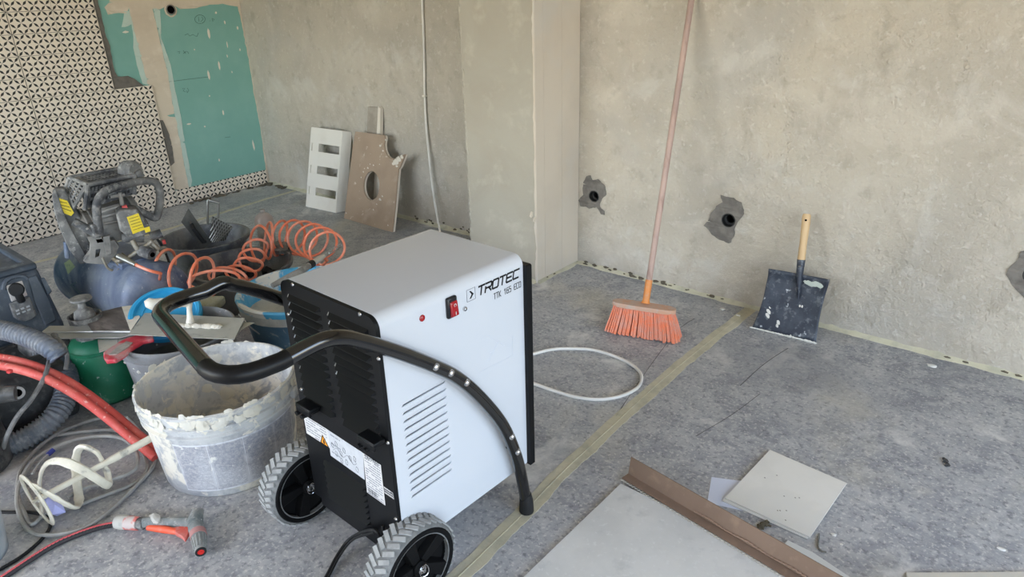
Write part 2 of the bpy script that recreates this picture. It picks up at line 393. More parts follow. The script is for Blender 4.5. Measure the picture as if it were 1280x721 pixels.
for (x, y, h, wd) in [(261, 42, 17, 2.2), (274, 82, 14, 2), (281, 28, 6, 1.5), (284, 56, 10, 1), (270, 16, 4, 2), (297, 35, 6, 1.5), (261, 94, 15, 2), (317, 182, 18, 2), (279, 141, 9, 1.4), (256, 158, 3, 1.5), (274, 200, 5, 1.5), (284, 70, 5, 1), (236, 155, 2.5, 4), (300, 62, 4, 1.2), (243, 62, 3, 1), (290, 90, 4, 1), (262, 120, 3, 1), (157, 40, 3, 5)]:
    c = ox(x, y, .001); s = 1 / 195.
    ob('filler_drip', MB().ball(c, 1, 1, (.0015, wd * s, h * s * .5), .3), m_drip, wl)
m_pencil = mt('pencil', (60, 92, 84), .9)
def scrib(px, wd=.0013, closed=False):
    ob('pencil_mark', MB().tube([ox(*p, .0008) for p in px], wd, 4, closed), m_pencil, wl)
scrib([(250 + 6.5 * math.cos(a * .5), 24 + 5.5 * math.sin(a * .5)) for a in range(13)], closed=True)
for L in ([(248, 21), (249, 27)], [(252, 21), (254, 24), (251, 27)], [(262, 26), (263, 26)], [(265, 23), (268, 24), (266, 27), (265, 23)],
          [(231, 44), (235, 42), (237, 45), (241, 43), (246, 46), (248, 41)], [(222, 65), (225, 64), (224, 67)], [(229, 63), (232, 67)], [(233, 64), (229, 67)], [(234, 64), (236, 67)],
          [(228, 111), (231, 110), (229, 114), (232, 115)], [(234, 110), (236, 113), (234, 116), (233, 113)], [(205, 103), (235, 99), (262, 96)], [(281, 172), (288, 171)]): scrib(L)
# mortar bed under the tiles
bed = [Vector((0, -3.1, 0)), Vector((0, -.856, 0)), Vector((0, -.856, .94))] + \
      [ox(*p) for p in [(178, 106), (168, 99), (160, 95), (146, 95), (143, 90), (137, 58), (131, 40), (122, 0), (112, -60)]] + [Vector((0, -1.14, CZ)), Vector((0, -3.1, CZ))]
ob('mortar_bed', MB().plate([jag(bed, .006, .03, 7)], (1, 0, 0), .006), m_mortar, wl, smooth=0)
ob('mortar_strip', MB().plate([jag([ox(*p) for p in [(199, 150), (203, 150), (207, 158), (211, 168), (215, 184), (217.5, 203), (213, 207), (207, 185)]], .004, .02, 9)], (1, 0, 0), .006), m_mortar, wl, smooth=0)
mt_tile = bpy.data.materials.new('patterned_tile'); mt_tile.use_nodes = True
nt = mt_tile.node_tree; bs = nt.nodes['Principled BSDF']; bs.inputs['Roughness'].default_value = .45
def mth(op, *a):
    n = nt.nodes.new('ShaderNodeMath'); n.operation = op
    for i, v in enumerate(a):
        if isinstance(v, (int, float)): n.inputs[i].default_value = v
        else: nt.links.new(v, n.inputs[i])
    return n.outputs[0]
tcn = nt.nodes.new('ShaderNodeTexCoord'); sx = nt.nodes.new('ShaderNodeSeparateXYZ'); nt.links.new(tcn.outputs['Object'], sx.inputs[0])
S = .2771 / 4
ya, za = mth('DIVIDE', sx.outputs[1], S), mth('DIVIDE', sx.outputs[2], .139 / 2)
U, V = mth('ADD', ya, za), mth('SUBTRACT', ya, za)
def spindle(a, b):
    d = mth('ABSOLUTE', mth('SUBTRACT', mth('FRACT', mth('ADD', b, .5)), .5))       # distance to the nearest line
    t = mth('ABSOLUTE', mth('SUBTRACT', mth('FRACT', a), .5))                         # 0 at the middle, .5 at the nodes
    wd = mth('MULTIPLY', mth('SUBTRACT', .425, t), .40)
    wd = mth('MAXIMUM', mth('MINIMUM', wd, .15), .011)
    return mth('LESS_THAN', d, wd)
fac = mth('MAXIMUM', spindle(U, V), spindle(V, U))
mx = nt.nodes.new('ShaderNodeMix'); mx.data_type = 'RGBA'; nt.links.new(fac, mx.inputs[0])
mx.inputs[6].default_value = lin((228, 215, 197)); mx.inputs[7].default_value = lin((30, 27, 24)); nt.links.new(mx.outputs[2], bs.inputs['Base Color'])
TW, TH = .2771, .139
def tile_mesh(h0=0., h1=TH, w1=TW):
    me = bpy.data.meshes.new('tile'); bm = bmesh.new()
    g = .0016; a = [(0, g, h0 + g), (0, w1 - g, h0 + g), (0, w1 - g, h1 - g), (0, g, h1 - g)]
    e = .0012
    lo = [bm.verts.new(p) for p in a]; mid = [bm.verts.new((.0085, p[1], p[2])) for p in a]
    top = [bm.verts.new((.0098, p[1] + (e if p[1] < w1 / 2 else -e), p[2] + (e if p[2] < (h0 + h1) / 2 else -e))) for p in a]
    bm.faces.new(top)
    for i in range(4):
        j = (i + 1) % 4; bm.faces.new((lo[i], lo[j], mid[j], mid[i])); bm.faces.new((mid[i], mid[j], top[j], top[i]))
    bmesh.ops.recalc_face_normals(bm, faces=bm.faces); bm.to_mesh(me); bm.free(); me.materials.append(mt_tile); return me
full = tile_mesh(); low = tile_mesh(.018)
def put_tile(me, y, z):
    o = bpy.data.objects.new('tile', me); col.objects.link(o); o.parent = wl
    o.location = (.004 + random.uniform(0, .0006), y, z)
for c in range(0, 8):
    y = -.855 - TW * (c + 1) - (.003 if c >= 3 else 0)
    for r in range(0, 15):
        z = .957 - TH * (r + 1) if c == 0 else .957 + TH * 7 - TH * (r + 1) - 0
        if c == 0 and r > 6: continue
        put_tile(low if z < -.001 else full, y, z)
cut = tile_mesh(0, .121)
for k in range(3):
    w1 = TW if k else TW
    put_tile(cut, -.853 + TW * k + (.0), .002)

# --- right and front walls with their openings (outside the picture, where the daylight comes from)
y0, y1, z0, z1 = WR
mb = MB().box((RX, FY, 0), (RX + .2, y0, CZ)).box((RX, y1, 0), (RX + .2, .2, CZ)).box((RX, y0, 0), (RX + .2, y1, z0)).box((RX, y0, z1), (RX + .2, y1, CZ))
struct('wall_right', mb, m_wplain, smooth=0)
x0, x1, z0, z1 = WF
mb = MB().box((-.2, FY - .2, 0), (x0, FY, CZ)).box((x1, FY - .2, 0), (RX + .2, FY, CZ)).box((x0, FY - .2, 0), (x1, FY, z0)).box((x0, FY - .2, z1), (x1, FY, CZ))
struct('wall_front', mb, m_wplain, smooth=0)

# --- seams of the floor covering
def seam(name, pts, wd, seed, t=.0012):
    P = crom([Vector((p[0], p[1], 0)) for p in pts], 24); L = []; Rr = []
    for i, p in enumerate(P):
        d = (P[min(i + 1, len(P) - 1)] - P[max(i - 1, 0)]).normalized(); n = Vector((-d.y, d.x, 0))
        k = noise.noise(p * 7 + Vector((seed, 0, 0))) * .25 + noise.noise(p * 25) * .15
        L.append(p + n * wd * (.5 + k * .5)); Rr.append(p - n * wd * (.5 - k * .3))
    mb = MB().plate([L + Rr[::-1]], (0, 0, 1), t)
    o = struct(name, mb, m_seam, smooth=0)
    c = []
    for i, p in enumerate(P): c.append(p + Vector((noise.noise(p * 5) * .004, 0, t)))
    ob('seam_bead', MB().tube(c, .0016, 5), m_seam, o); return o
a = fl(573, 721); seam('trim_1', [(4.512, -.01), (4.50, -.8), (4.52, -1.5), (4.535, -1.76), (a.x, a.y), (a.x + .02, -3.4)], .062, 1)
b1, b2, b3 = fl(322, 252), fl(200, 289), fl(48, 327)
seam('trim_2', [(fl(358, 241).x, -.02), (b1.x, b1.y), (b2.x, b2.y), (b3.x, b3.y), (b3.x, -3.6)], .04, 2)
mb = MB(); P = crom([fl(*p, .0004) for p in [(985, 435), (955, 455), (925, 482)]], 8); mb.tube(P, .0012, 4)
P = crom([fl(*p, .0004) for p in [(868, 398), (845, 415), (805, 468), (770, 520)]], 8); mb.tube(P, .001, 4)
P = crom([fl(*p, .0004) for p in [(950, 492), (915, 518), (870, 545)]], 8); mb.tube(P, .001, 4)
o = struct('trim_3', mb, mt('crease', (66, 66, 66), .8))

# ================================================================== DEHUMIDIFIER
DA, DD, DB, DC = Vector((4.092, -2.413, 0)), Vector((4.508, -2.425, 0)), Vector((4.108, -1.885, 0)), Vector((4.523, -1.896, 0))
eu = (DD - DA).normalized(); ev = Vector((-eu.y, eu.x, 0)); ez = Vector((0, 0, 1)); W, Ld = (DD - DA).length, .53
def dl(u, v, z): return DA + eu * u + ev * v + ez * z
def side_px(x, y, off=0.):           # pixel -> (v, z) on the right side
    p = pn(x, y, DD + eu * off, eu); return (p - DD).dot(ev), p.z
def front_px(x, y, off=0.):          # pixel -> (u, z) on the louvred front
    p = pn(x, y, DA - ev * off, ev); return (p - DA).dot(eu), p.z
dh = thing('dehumidifier', 'white and black wheeled construction dehumidifier with bent tube handle standing on the grey floor', 'dehumidifier', dl(W / 2, Ld / 2, 0))
HT, HB, RC = .88, .152, .032
def arch(z0=HB, r=RC, inset=0., top=HT, cut=False):
    pts = [(inset, z0)]
    for k in range(9):
        a = math.pi - k * math.pi / 16; pts.append((inset + r + r * math.cos(a), top - r + r * math.sin(a)))
    for k in range(9):
        a = math.pi / 2 - k * math.pi / 16; pts.append((W - inset - r + r * math.cos(a), top - r + r * math.sin(a)))
    if cut: pts += [(W - inset, .25), (W - inset - .075, z0), ]
    else: pts.append((W - inset, z0))
    return pts
# housing: an upside-down U of sheet metal; the right side has a wheel cut-out
t = .004; A = arch(); vs = []; fs = []
A2 = arch(inset=t, r=RC - t, top=HT - t)
for v in (.006, Ld):
    vs += [dl(u, v, z) for u, z in A]; vs += [dl(u, v, z) for u, z in A2]
n = len(A)
# slots of the side vent cut into the right side: the side is built as a plate with holes
arcO = A[:-1]; arcI = A2[:-1]
vs = []; 
for v in (.006, Ld): vs += [dl(u, v, z) for u, z in arcO] + [dl(u, v, z) for u, z in arcI]
m_ = len(arcO); N2 = 2 * m_
for i in range(m_ - 1):
    fs += [(i, i + 1, N2 + i + 1, N2 + i), (m_ + i + 1, m_ + i, N2 + m_ + i, N2 + m_ + i + 1), (i, m_ + i, m_ + i + 1, i + 1), (N2 + i + 1, N2 + m_ + i + 1, N2 + m_ + i, N2 + i)]
mb = MB().add(vs, fs)
ztop = HT - RC
sidep = [(.006, ztop), (.006, .20), (.03, .20), (.13, HB), (Ld, HB), (Ld, ztop)]
slots = []
for k in range(13):
    z = .612 - k * .0243
    slots.append([dl(W, .046, z - .005), dl(W, .196, z - .0025), dl(W, .202, z + .0035), dl(W, .195, z + .004), dl(W, .052, z + .002)])
mb.plate([[dl(W, v, z) for v, z in sidep]] + slots, -eu, t)
housing = ob('housing', mb, m_white, dh, smooth=35)
for k in range(13):
    z = .612 - k * .0243
    ob('vent_louver', MB().hexa([dl(W - .001, .044, z + .004), dl(W - .012, .044, z - .010), dl(W - .012, .2, z - .010), dl(W - .001, .2, z + .004),
                                 dl(W + .0005, .044, z + .007), dl(W - .010, .044, z - .006), dl(W - .010, .2, z - .006), dl(W + .0005, .2, z + .007)]), mt('grey_enamel', (204, 208, 214), .35), dh)
ob('inner_tray', MB().hexa([dl(.012, .012, .165), dl(W - .085, .012, .165), dl(W - .085, Ld - .01, .165), dl(.012, Ld - .01, .165),
                            dl(.012, .012, .80), dl(W - .02, .012, .80), dl(W - .02, Ld - .01, .80), dl(.012, Ld - .01, .80)]), mt('shade_grey', (130, 134, 140), .7), dh)
# rear cover, a little larger than the housing
mb = MB().plate([[dl(u * (W + .03) / W - .015, Ld, z if z < .2 else z - .03) for u, z in arch(z0=HB - .004, r=.006)]], ev, .022)
ob('rear_cover', mb, m_black, dh, bevel=.002)
# front cover with louvres
mb = MB().plate([[dl(u, .008, z) for u, z in arch(z0=.146, cut=True, top=HT - .001)]], -ev, .014)
front = ob('front_cover', mb, m_black, dh, bevel=.002)
def louvre(u0, u1, z, d=.013, h=.0105):
    F = -.006
    A_ = [dl(u0, F, z), dl(u1, F, z), dl(u0 + .008, F - d, z - h), dl(u1 - .006, F - d, z - h), dl(u0, F, z - h - .001), dl(u1, F, z - h - .001)]
    return MB().add(A_, [(0, 1, 3, 2), (0, 2, 4), (1, 5, 3), (2, 3, 5, 4), (0, 4, 5, 1)])
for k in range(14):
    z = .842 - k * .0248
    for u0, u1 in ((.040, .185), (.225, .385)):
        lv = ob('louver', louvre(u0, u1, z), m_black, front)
        if k < 3 or (k < 10 and u0 < .1) or k in (6, 7): ob('louver_glint', MB().add([dl(u0 - .012, -.0064, z - .012), dl(u0 + .008, -.0066, z - .012), dl(u0 - .002, -.0064, z + .001)], [(0, 1, 2)]), MC['shade_grey'] if k % 3 else m_steel, lv, smooth=0)  # pale triangles painted for light showing through the louvre openings
for k in range(7): ob('louver', louvre(.085, .285, .318 - k * .0205, .011, .009), m_black, front)
def screw(u, z, r=.0062): return ob('screw', MB().lathe([(0, .0035), (r * .7, .003), (r, .0005), (r, 0)], dl(u, -.006, z), -ev, 12), m_chrome, front)
for (x, y) in [(365, 356), (449, 393), (359.5, 393), (472.5, 448.5), (376, 487), (484, 553.5), (454, 645), (494, 649)]:
    screw(*front_px(x, y, .008))
p = front_px(387.5, 573); 
# cable hooks
for u0, z0 in ((.055, .515), (.345, .535)):
    hk = ob('cable_hook', MB().obox(dl(u0 + .03, -.030, z0), eu * .036, ev * .018, ez * .007), m_black, front, bevel=.003)
    ob('hook_lip', MB().obox(dl(u0 + .03, -.045, z0 - .008), eu * .034, ev * .004, ez * .010), m_black, hk, bevel=.002)
    ob('hook_boss', MB().lathe([(0, .05), (.007, .05), (.009, 0)], dl(u0 + .005, -.006, z0 - .022), -ev, 12), m_black, hk)
    ob('hook_boss', MB().lathe([(0, .05), (.007, .05), (.009, 0)], dl(u0 + .03, -.006, z0 - .024), -ev, 12), m_black, hk)
# stickers
m_lab = mt('label_silver', (196, 198, 202), .4, layers=(((182, 184, 190), .5, 60, .45, .6),)); m_lab2 = mt('label_white', (210, 208, 206), .45)
m_ink = mt('ink', (60, 62, 68), .7); m_ink2 = mt('faint_ink', (130, 134, 142), .7)
def sticker(name, pxs, m, off=.0068, t=.0006):
    P = []
    for x, y in pxs:
        u, z = front_px(x, y, off); P.append(dl(u, -off, z))
    return ob(name, MB().plate([P], -ev, t), m, front), P
def bl(P, s, t_): return P[0].lerp(P[1], s).lerp(P[3].lerp(P[2], s), t_)
def inkbars(par, P, rows, m, mn=.2, mx_=.9, s0=.06, hgt=.35, nrm=None, off=.0009, nm='print_line'):
    mb = MB(); nn = (-ev if nrm is None else nrm) * off
    for i in range(rows):
        a = (i + .3) / rows; b = (i + .3 + hgt) / rows; s = s0
        while s < mx_:
            l = random.uniform(.05, .2); e = min(mx_, s + l)
            if random.random() > .15:
                q = [bl(P, s, a), bl(P, e, a), bl(P, e, b), bl(P, s, b)]; mb.add([x + nn for x in q], [(0, 1, 2, 3)])
            s = e + .02
        
    return ob(nm, mb, m, par, smooth=0, kind='stuff')
o1, P1 = sticker('warning_label', [(379.5, 518), (410, 537), (412.8, 560), (383.5, 541)], m_lab2)
inkbars(o1, P1, 7, m_ink2, mx_=.92)
o, P = sticker('warning_triangle', [(403, 543), (411.8, 560), (400.8, 552.5)], mt('orange_print', (236, 150, 30), .5), .0076, .0005)
tri = [P[0].lerp(sum(P, Vector()) / 3, .12), P[1].lerp(sum(P, Vector()) / 3, .12), P[2].lerp(sum(P, Vector()) / 3, .12)]
c_ = sum(P, Vector()) / 3
ob('triangle_border', MB().plate([[c_ + (p - c_) * 1.0 for p in P], [c_ + (p - c_) * .80 for p in P]], -ev, .0010), m_black, front, smooth=0)
ob('triangle_mark', MB().plate([[c_ + eu * .003 * math.cos(a) * (1 + .5 * (a % 2 > 1)) + ez * .006 * math.sin(a) * (1 + .4 * (a % 2 > 1)) for a in [k * .57 for k in range(11)]]], -ev, .001), m_black, front, smooth=0)
o2, P2 = sticker('diagram_label', [(410, 537), (454, 566), (456, 599.5), (413.5, 569)], m_lab)
inkbars(o2, P2, 3, m_ink2, mx_=.35, hgt=.12, nm='small_print')
mb = MB()
for (s, t_) in [(.1, .5), (.22, .35), (.2, .75), (.35, .6), (.45, .4), (.5, .8), (.62, .55), (.75, .45), (.8, .8), (.35, .88)]:
    c = bl(P2, s, t_) - ev * .001; mb.tube([c + eu * .006 * math.cos(a * 1.05) + ez * (.006 + .002 * (a % 3)) * math.sin(a * 1.05) for a in range(6)], .0004, 4, True)
mb.tube([bl(P2, s / 20, .6 + .1 * math.sin(s)) - ev * .001 for s in range(2, 17)], .0004, 4)
ob('wiring_diagram', mb, m_ink, o2, smooth=0)
o3, P3_ = sticker('rating_plate', [(454, 566), (476, 581), (481.8, 631.5), (459, 615)], m_lab2, .0072)
inkbars(o3, P3_, 16, m_ink2, mx_=.94, hgt=.4)
mb = MB()
s = .12
while s < .6:
    e = s + random.uniform(.008, .03); q = [bl(P3_, s, .84), bl(P3_, e, .84), bl(P3_, e, .95), bl(P3_, s, .95)]; mb.add([x - ev * .001 for x in q], [(0, 1, 2, 3)]); s = e + random.uniform(.01, .03)
ob('bar_code', mb, m_ink, o3, smooth=0)
o4, P4 = sticker('serial_label', [(478.5, 606.5), (491.5, 615.5), (493, 624), (480.5, 615.5)], mt('label_dark', (70, 72, 76), .5))
ob('label_border', MB().tube([bl(P4, *q) - ev * .001 for q in ((.03, .05), (.97, .05), (.97, .95), (.03, .95))], .0006, 4, True), m_lab2, o4)
inkbars(o4, P4, 3, m_lab2, mx_=.9, s0=.1)
FM = Matrix((eu, ez, -ev)).transposed().to_4x4()
p = bl(P3_, .06, .09); text_mesh('TROTEC', .016, Matrix.Translation(p - ev * .0006) @ FM @ Matrix.Rotation(0, 4, 'Z'), 'maker_text', m_ink, o3, .2, .0004)
# right side: logo, switch, lamp, reset button
SM = Matrix((ev, ez, eu)).transposed().to_4x4()
def sd(v, z, off=0.): return dl(W + off, v, z)
sv0, sz0 = side_px(584.5, 370); sv1, sz1 = side_px(595, 366); 
logo = ob('logo_frame', MB().tube([sd(v, z, .0005) for v, z in ((.299, .814), (.331, .814), (.331, .848), (.299, .848))], .0007, 4, True), m_ink, dh)
ob('logo_arrow', MB().plate([[sd(v, z, .0002) for v, z in ((.309, .842), (.3145, .842), (.325, .831), (.3145, .820), (.309, .820), (.3175, .831))]], eu, .0006), m_black, logo, smooth=0)
def strokes(word, v0, z0, h, adv, wd, st, par, nm='logo_letter', sl=.22):
    G = {'T': [[(0, 1), (1, 1)], [(.5, 1), (.5, 0)]], 'R': [[(0, 0), (0, .62)], [(0, 1), (.88, 1), (1, .9), (1, .55), (.88, .45), (.1, .45)], [(.55, .45), (1, 0)]],
         'O': [[(.12, 0), (0, .12), (0, .88), (.12, 1), (.88, 1), (1, .88), (1, .12), (.88, 0), (.12, 0)]],
         'E': [[(1, 1), (.12, 1), (0, .88), (0, .12), (.12, 0), (1, 0)], [(.1, .5), (.85, .5)]], 'K': [[(0, 0), (0, 1)], [(.9, 1), (.1, .48), (.95, 0)]], '1': [[(.1, .75), (.55, 1), (.55, 0)]], '6': [[(.9, 1), (.15, .95), (0, .5), (0, .12), (.12, 0), (.88, 0), (1, .12), (1, .45), (.88, .55), (.05, .55)]], '5': [[(.95, 1), (.1, 1), (.05, .58), (.85, .58), (1, .45), (1, .12), (.88, 0), (0, 0)]], ' ': [], 'C': [[(1, 1), (.12, 1), (0, .88), (0, .12), (.12, 0), (1, 0)]]}
    v = v0
    for ch in word:
        mb = MB()
        for L in G[ch]:
            P = [sd(v + a * wd + sl * b * h, z0 + b * h, .0004) for a, b in L]
            for a, b in zip(P, P[1:]):
                d = (b - a); nn = d.cross(eu).normalized() * st / 2; e = d.normalized() * st * .42
                mb.add([a - e - nn, b + e - nn, b + e + nn, a - e + nn], [(0, 1, 2, 3)])
        if mb.v: ob(nm, mb, m_black, par, smooth=0)
        v += adv
strokes('TROTEC', .341, .8185, .0245, .0288, .0232, .0056, dh)
strokes('TTK 165 ECO', .404, .785, .0170, .0107, .0078, .0024, dh, 'model_letter', .0)
sw = ob('switch_bezel', MB().obox(sd(.238, .823, .004), ev * .018, ez * .030, eu * .006), mt('switch_black', (18, 20, 26), .35), dh, bevel=.005)
rk = ob('rocker', MB().hexa([sd(.227, .796, .008), sd(.255, .796, .008), sd(.255, .842, .008), sd(.227, .842, .008), sd(.229, .800, .0175), sd(.253, .800, .0175), sd(.253, .838, .0125), sd(.229, .838, .0125)]), mt('red_rocker', (150, 20, 28), .2, coat=.5), sw, bevel=.0025)
ob('rocker_mark', MB().lathe([(.0032, 0), (.0045, 0), (.0045, .0006), (.0032, .0006)], sd(.243, .829, .0135), eu, 14, closed=True), m_lab2, rk)
ob('rocker_mark', MB().obox(sd(.241, .808, .0172), ev * .0007, ez * .0045, eu * .0005), m_lab2, rk)
v, z = side_px(527.5, 397.5); ob('pilot_lamp', MB().lathe([(0, .005), (.006, .0042), (.0088, .002), (.0092, 0)], sd(v, z), eu, 20), mt('red_lamp', (150, 16, 22), .25), dh)
v, z = side_px(580.5, 385.5); rs = ob('reset_bush', MB().lathe([(0, .002), (.004, .002), (.0048, .005), (.0064, .005), (.0068, 0)], sd(v, z), eu, 16), m_chrome, dh)
mb = MB()
for L in ([(600, 424), (610, 419), (622, 429)], [(623, 427), (631, 432)], [(624, 425), (611, 450)], [(612, 441), (619, 438)], [(640, 419), (641, 444), (600, 465)]):
    P = [sd(*side_px(*q), .0002) for q in L]; mb.tube(P, .0005, 4)
ob('embossed_mark', mb, mt('emboss', (196, 202, 214), .4), housing)
# handle: two side rails joined by a bar, tube of 30 mm
def rail(u, flip):
    return [(.483, .03), (.468, .12), (.443, .236), (.387, .385), (.3, .525), (.214, .632), (.133, .705), (.036, .782), (-.063, .853), (-.124, .889), (-.18, .902), (-.275, .895)]
RO = .034; rr_ = .0188
rp = [dl(W + RO, v, z) for v, z in rail(0, 0)]; lp = [dl(-RO, v, z) for v, z in rail(0, 0)]
cr_ = .085; BV = -.405
bar = []
for k in range(7):
    a = k * math.pi / 12; bar.append(dl(W + RO - cr_ + cr_ * math.cos(a), BV + cr_ - cr_ * math.sin(a), .897 + .006 * k / 6))
for q in bar:
    q += ev * 0
bar2 = [dl(-(W + RO * 2) * 0 - RO + (W + RO - ((p - DA).dot(eu))), (p - DA).dot(ev), p.z) for p in bar][::-1]
def skew(p):
    v = (p - DA).dot(ev); u = (p - DA).dot(eu)
    if v > -.12: return p
    return p + ev * (.075 * (W + RO - u) / (W + 2 * RO) * min(1, (-.12 - v) / .15))
path = [skew(p) for p in crom(rp, 8) + bar + bar2 + crom(lp, 8)[::-1]]
hd = ob('handle_tube', MB().tube(path, rr_, 16), m_blackg, dh)
# matt rubber grip on the bar end
ob('hand_grip', MB().tube([skew(p) for p in crom(rp, 8)[-3:] + bar[:]], rr_ + .0008, 16), m_black, hd)
for sgn, PP in ((1, rp), (-1, lp)):
    b = PP[0]; q = PP[1]
    ft = ob('rubber_foot', MB().tube([Vector((b.x, b.y, .0)), Vector((b.x, b.y, .004)), Vector((b.x, b.y, .045)), Vector((b.x, b.y, .05)).lerp(q, .35)], [.0235, .0245, .0225, .0195], 18), m_rubber, hd)
    for (v, z) in [(.128, .709), (.178, .668), (.232, .614), (.405, .345), (.43, .275)]:
        c = dl(W + RO + rr_ if sgn > 0 else -RO - rr_, v, z)
        bt = ob('bolt', MB().lathe([(0, .006), (.0045, .0055), (.008, .003), (.0085, -.002)], c, eu * sgn, 6, ), m_chrome, hd)
        ob('washer', MB().lathe([(0, .0012), (.0105, .0012), (.0105, -.002)], c - eu * sgn * .0005, eu * sgn, 16), m_chrome, bt)
        ob('spacer', MB().lathe([(.007, -RO - .012), (.007, -.002)], c, eu * sgn, 10), m_black, bt)
# wheels
m_tire = mt('grey_tyre', (104, 105, 104), .9, layers=(((128, 129, 127), .7, 30, .45, .62),), bump=((.4, 120, .002),))
def wheel(u_out, sgn):
    r, wd = .132, .082; c = dl(u_out, .008, r)
    ax = eu * sgn
    tr = ob('tire', MB().lathe([(r - .030, 0), (r - .010, .0), (r - .002, -.008), (r, -.02), (r, -wd + .02), (r - .002, -wd + .008), (r - .010, -wd), (r - .030, -wd)], c, ax, 64, closed=True), m_tire, dh)
    mb = MB(); nk = 36
    X = Vector((0, 0, 1)); Y = ax.cross(X)
    for k in range(nk):
        for row, h in ((0, -.022), (1, -.060)):
            a = 2 * math.pi * (k + .5 * row) / nk; d = X * math.cos(a) + Y * math.sin(a); tdir = -X * math.sin(a) + Y * math.cos(a)
            cc = c + d * (r + .0005) + ax * h
            mb.obox(cc, (tdir * .0085 + ax * (.016 if row else -.016)), (tdir * .0052 - ax * (.004 if row else -.004)), d * .0026)
    ob('tread', mb, mt('tread_pale', (158, 159, 157), .9, layers=(((128, 129, 128), .6, 30, .45, .62),)), tr, kind='stuff')  # tread blocks coloured paler than the tyre, leaving darker gaps
    rim = ob('rim', MB().lathe([(0, -.030), (.03, -.030), (.035, -.034), (r - .032, -.022), (r - .026, .002), (r - .015, .004), (r - .011, .0), (r - .014, -.006), (r - .03, -.05), (0, -.05)], c, ax, 48), m_rubber if 0 else mt('rim_black', (10, 10, 11), .7, spec=.15), dh)
    for k in range(5):
        a = 2 * math.pi * k / 5 + .3; d = X * math.cos(a) + Y * math.sin(a); td = -X * math.sin(a) + Y * math.cos(a)
        ob('spoke', MB().hexa([c + d * .022 - td * .02 - ax * .03, c + d * .1 - td * .026 - ax * .03, c + d * .1 + td * .026 - ax * .03, c + d * .022 + td * .02 - ax * .03,
                               c + d * .022 - td * .012 - ax * .008, c + d * .102 - td * .020 + ax * .0, c + d * .102 + td * .02 + ax * .0, c + d * .022 + td * .012 - ax * .008]), MC['rim_black'], rim, bevel=.002)
    hub = ob('hub', MB().lathe([(0, .004), (.012, .004), (.022, -.004), (.026, -.03)], c, ax, 20), MC['rim_black'], rim)
    ax_ = ob('axle_end', MB().lathe([(0, .014), (.005, .014), (.0062, .012), (.0062, 0)], c, ax, 12), m_chrome, dh)
    ob('split_pin', MB().tube([c + ax * .012 + X * (.019 * math.cos(k * .52)) + Y * (.015 * math.sin(k * .52)) + ax * .003 * math.sin(k) for k in range(12)], .0014, 6, True), m_chrome, ax_)
    ob('washer', MB().lathe([(.006, .0055), (.013, .0055), (.013, .003), (.006, .003)], c, ax, 18, closed=True), m_chrome, ax_)
wheel(W + .063, 1)
wheel(-.058, 1)
ob('axle', MB().tube([dl(-.08, .008, .132), dl(W + .05, .008, .132)], .006, 10), m_chrome, dh)
ob('axle_bracket', MB().hexa([dl(.02, .0, .11), dl(W - .10, .0, .11), dl(W - .10, .06, .11), dl(.02, .06, .11), dl(.02, .0, .17), dl(W - .10, .0, .17), dl(W - .10, .06, .17), dl(.02, .06, .17)]), m_black, dh)
# mains lead
e0 = pn(466, 662, DA - ev * .03, ev)
P = [dl(.352, -.012, .225), dl(.352, -.02, .18), e0, fl(440, 671, .06), fl(424, 690, .02), fl(410, 716, .008), fl(398, 740, .008), fl(380, 790, .008)]
ob('mains_lead', MB().tube(crom(P, 8), .0048, 8), m_rubber, dh)
ob('mains_lead', MB().tube(crom([p + Vector((.012, -.004, .001)) for p in P[2:]], 8), .0042, 8), m_rubber, dh)

# ================================================================== ALONG THE BACK WALL
# --- slotted white cover leaning on the wall
wc_m = mt('white_plastic', (222, 216, 204), .45, layers=(((208, 200, 186), .5, 6, .5, .7),))
BL, BR = fl(382, 258), fl(420, 266)
TL, TR = oy(390.5, 158.3, -.10), oy(425.8, 163.8, -.065)
fx = (BR - BL); fxn = fx.normalized(); up = ((TL + TR) / 2 - (BL + BR) / 2); Hh = up.length; upn = (up - fxn * up.dot(fxn)).normalized()
nrm = fxn.cross(upn).normalized()
if nrm.y > 0: nrm = -nrm
Wd = fx.length
def cp(a, b, d=0.): return BL + fxn * a * Wd + upn * b * Hh - nrm * d
cv = thing('cover_panel', 'white plastic cover panel with three slots leaning on the plaster wall', 'panel', BL)
holes = []
for b0, b1 in ((.71, .81), (.435, .535), (.165, .265)): holes.append([cp(.06, b0), cp(.95, b0), cp(.95, b1), cp(.06, b1)])
ob('front_panel', MB().plate([[cp(0, 0), cp(1, 0), cp(1, 1), cp(0, 1)]] + holes, -nrm, .005), wc_m, cv, smooth=0)
for a in (0, 1):
    ob('side_flange', MB().hexa([cp(a, 0, 0), cp(a + (.015 if a == 0 else -.015), 0, 0), cp(a + (.015 if a == 0 else -.015) + .09 * a, 0, .07), cp(a + .09 * a, 0, .07),
        cp(a, 1, 0), cp(a + (.015 if a == 0 else -.015), 1, 0), cp(a + (.015 if a == 0 else -.015) + .09 * a, 1, .07), cp(a + .09 * a, 1, .07)]), wc_m, cv, bevel=.001)
for b0, b1 in ((.71, .81), (.435, .535), (.165, .265)):
    ob('slot_tab', MB().hexa([cp(.02, b0 - .01, .010), cp(.26, b0 - .01, .010), cp(.26, b0 - .01, .016), cp(.02, b0 - .01, .016), cp(.02, b1 + .01, .010), cp(.26, b1 + .01, .010), cp(.26, b1 + .01, .016), cp(.02, b1 + .01, .016)]), wc_m, cv)
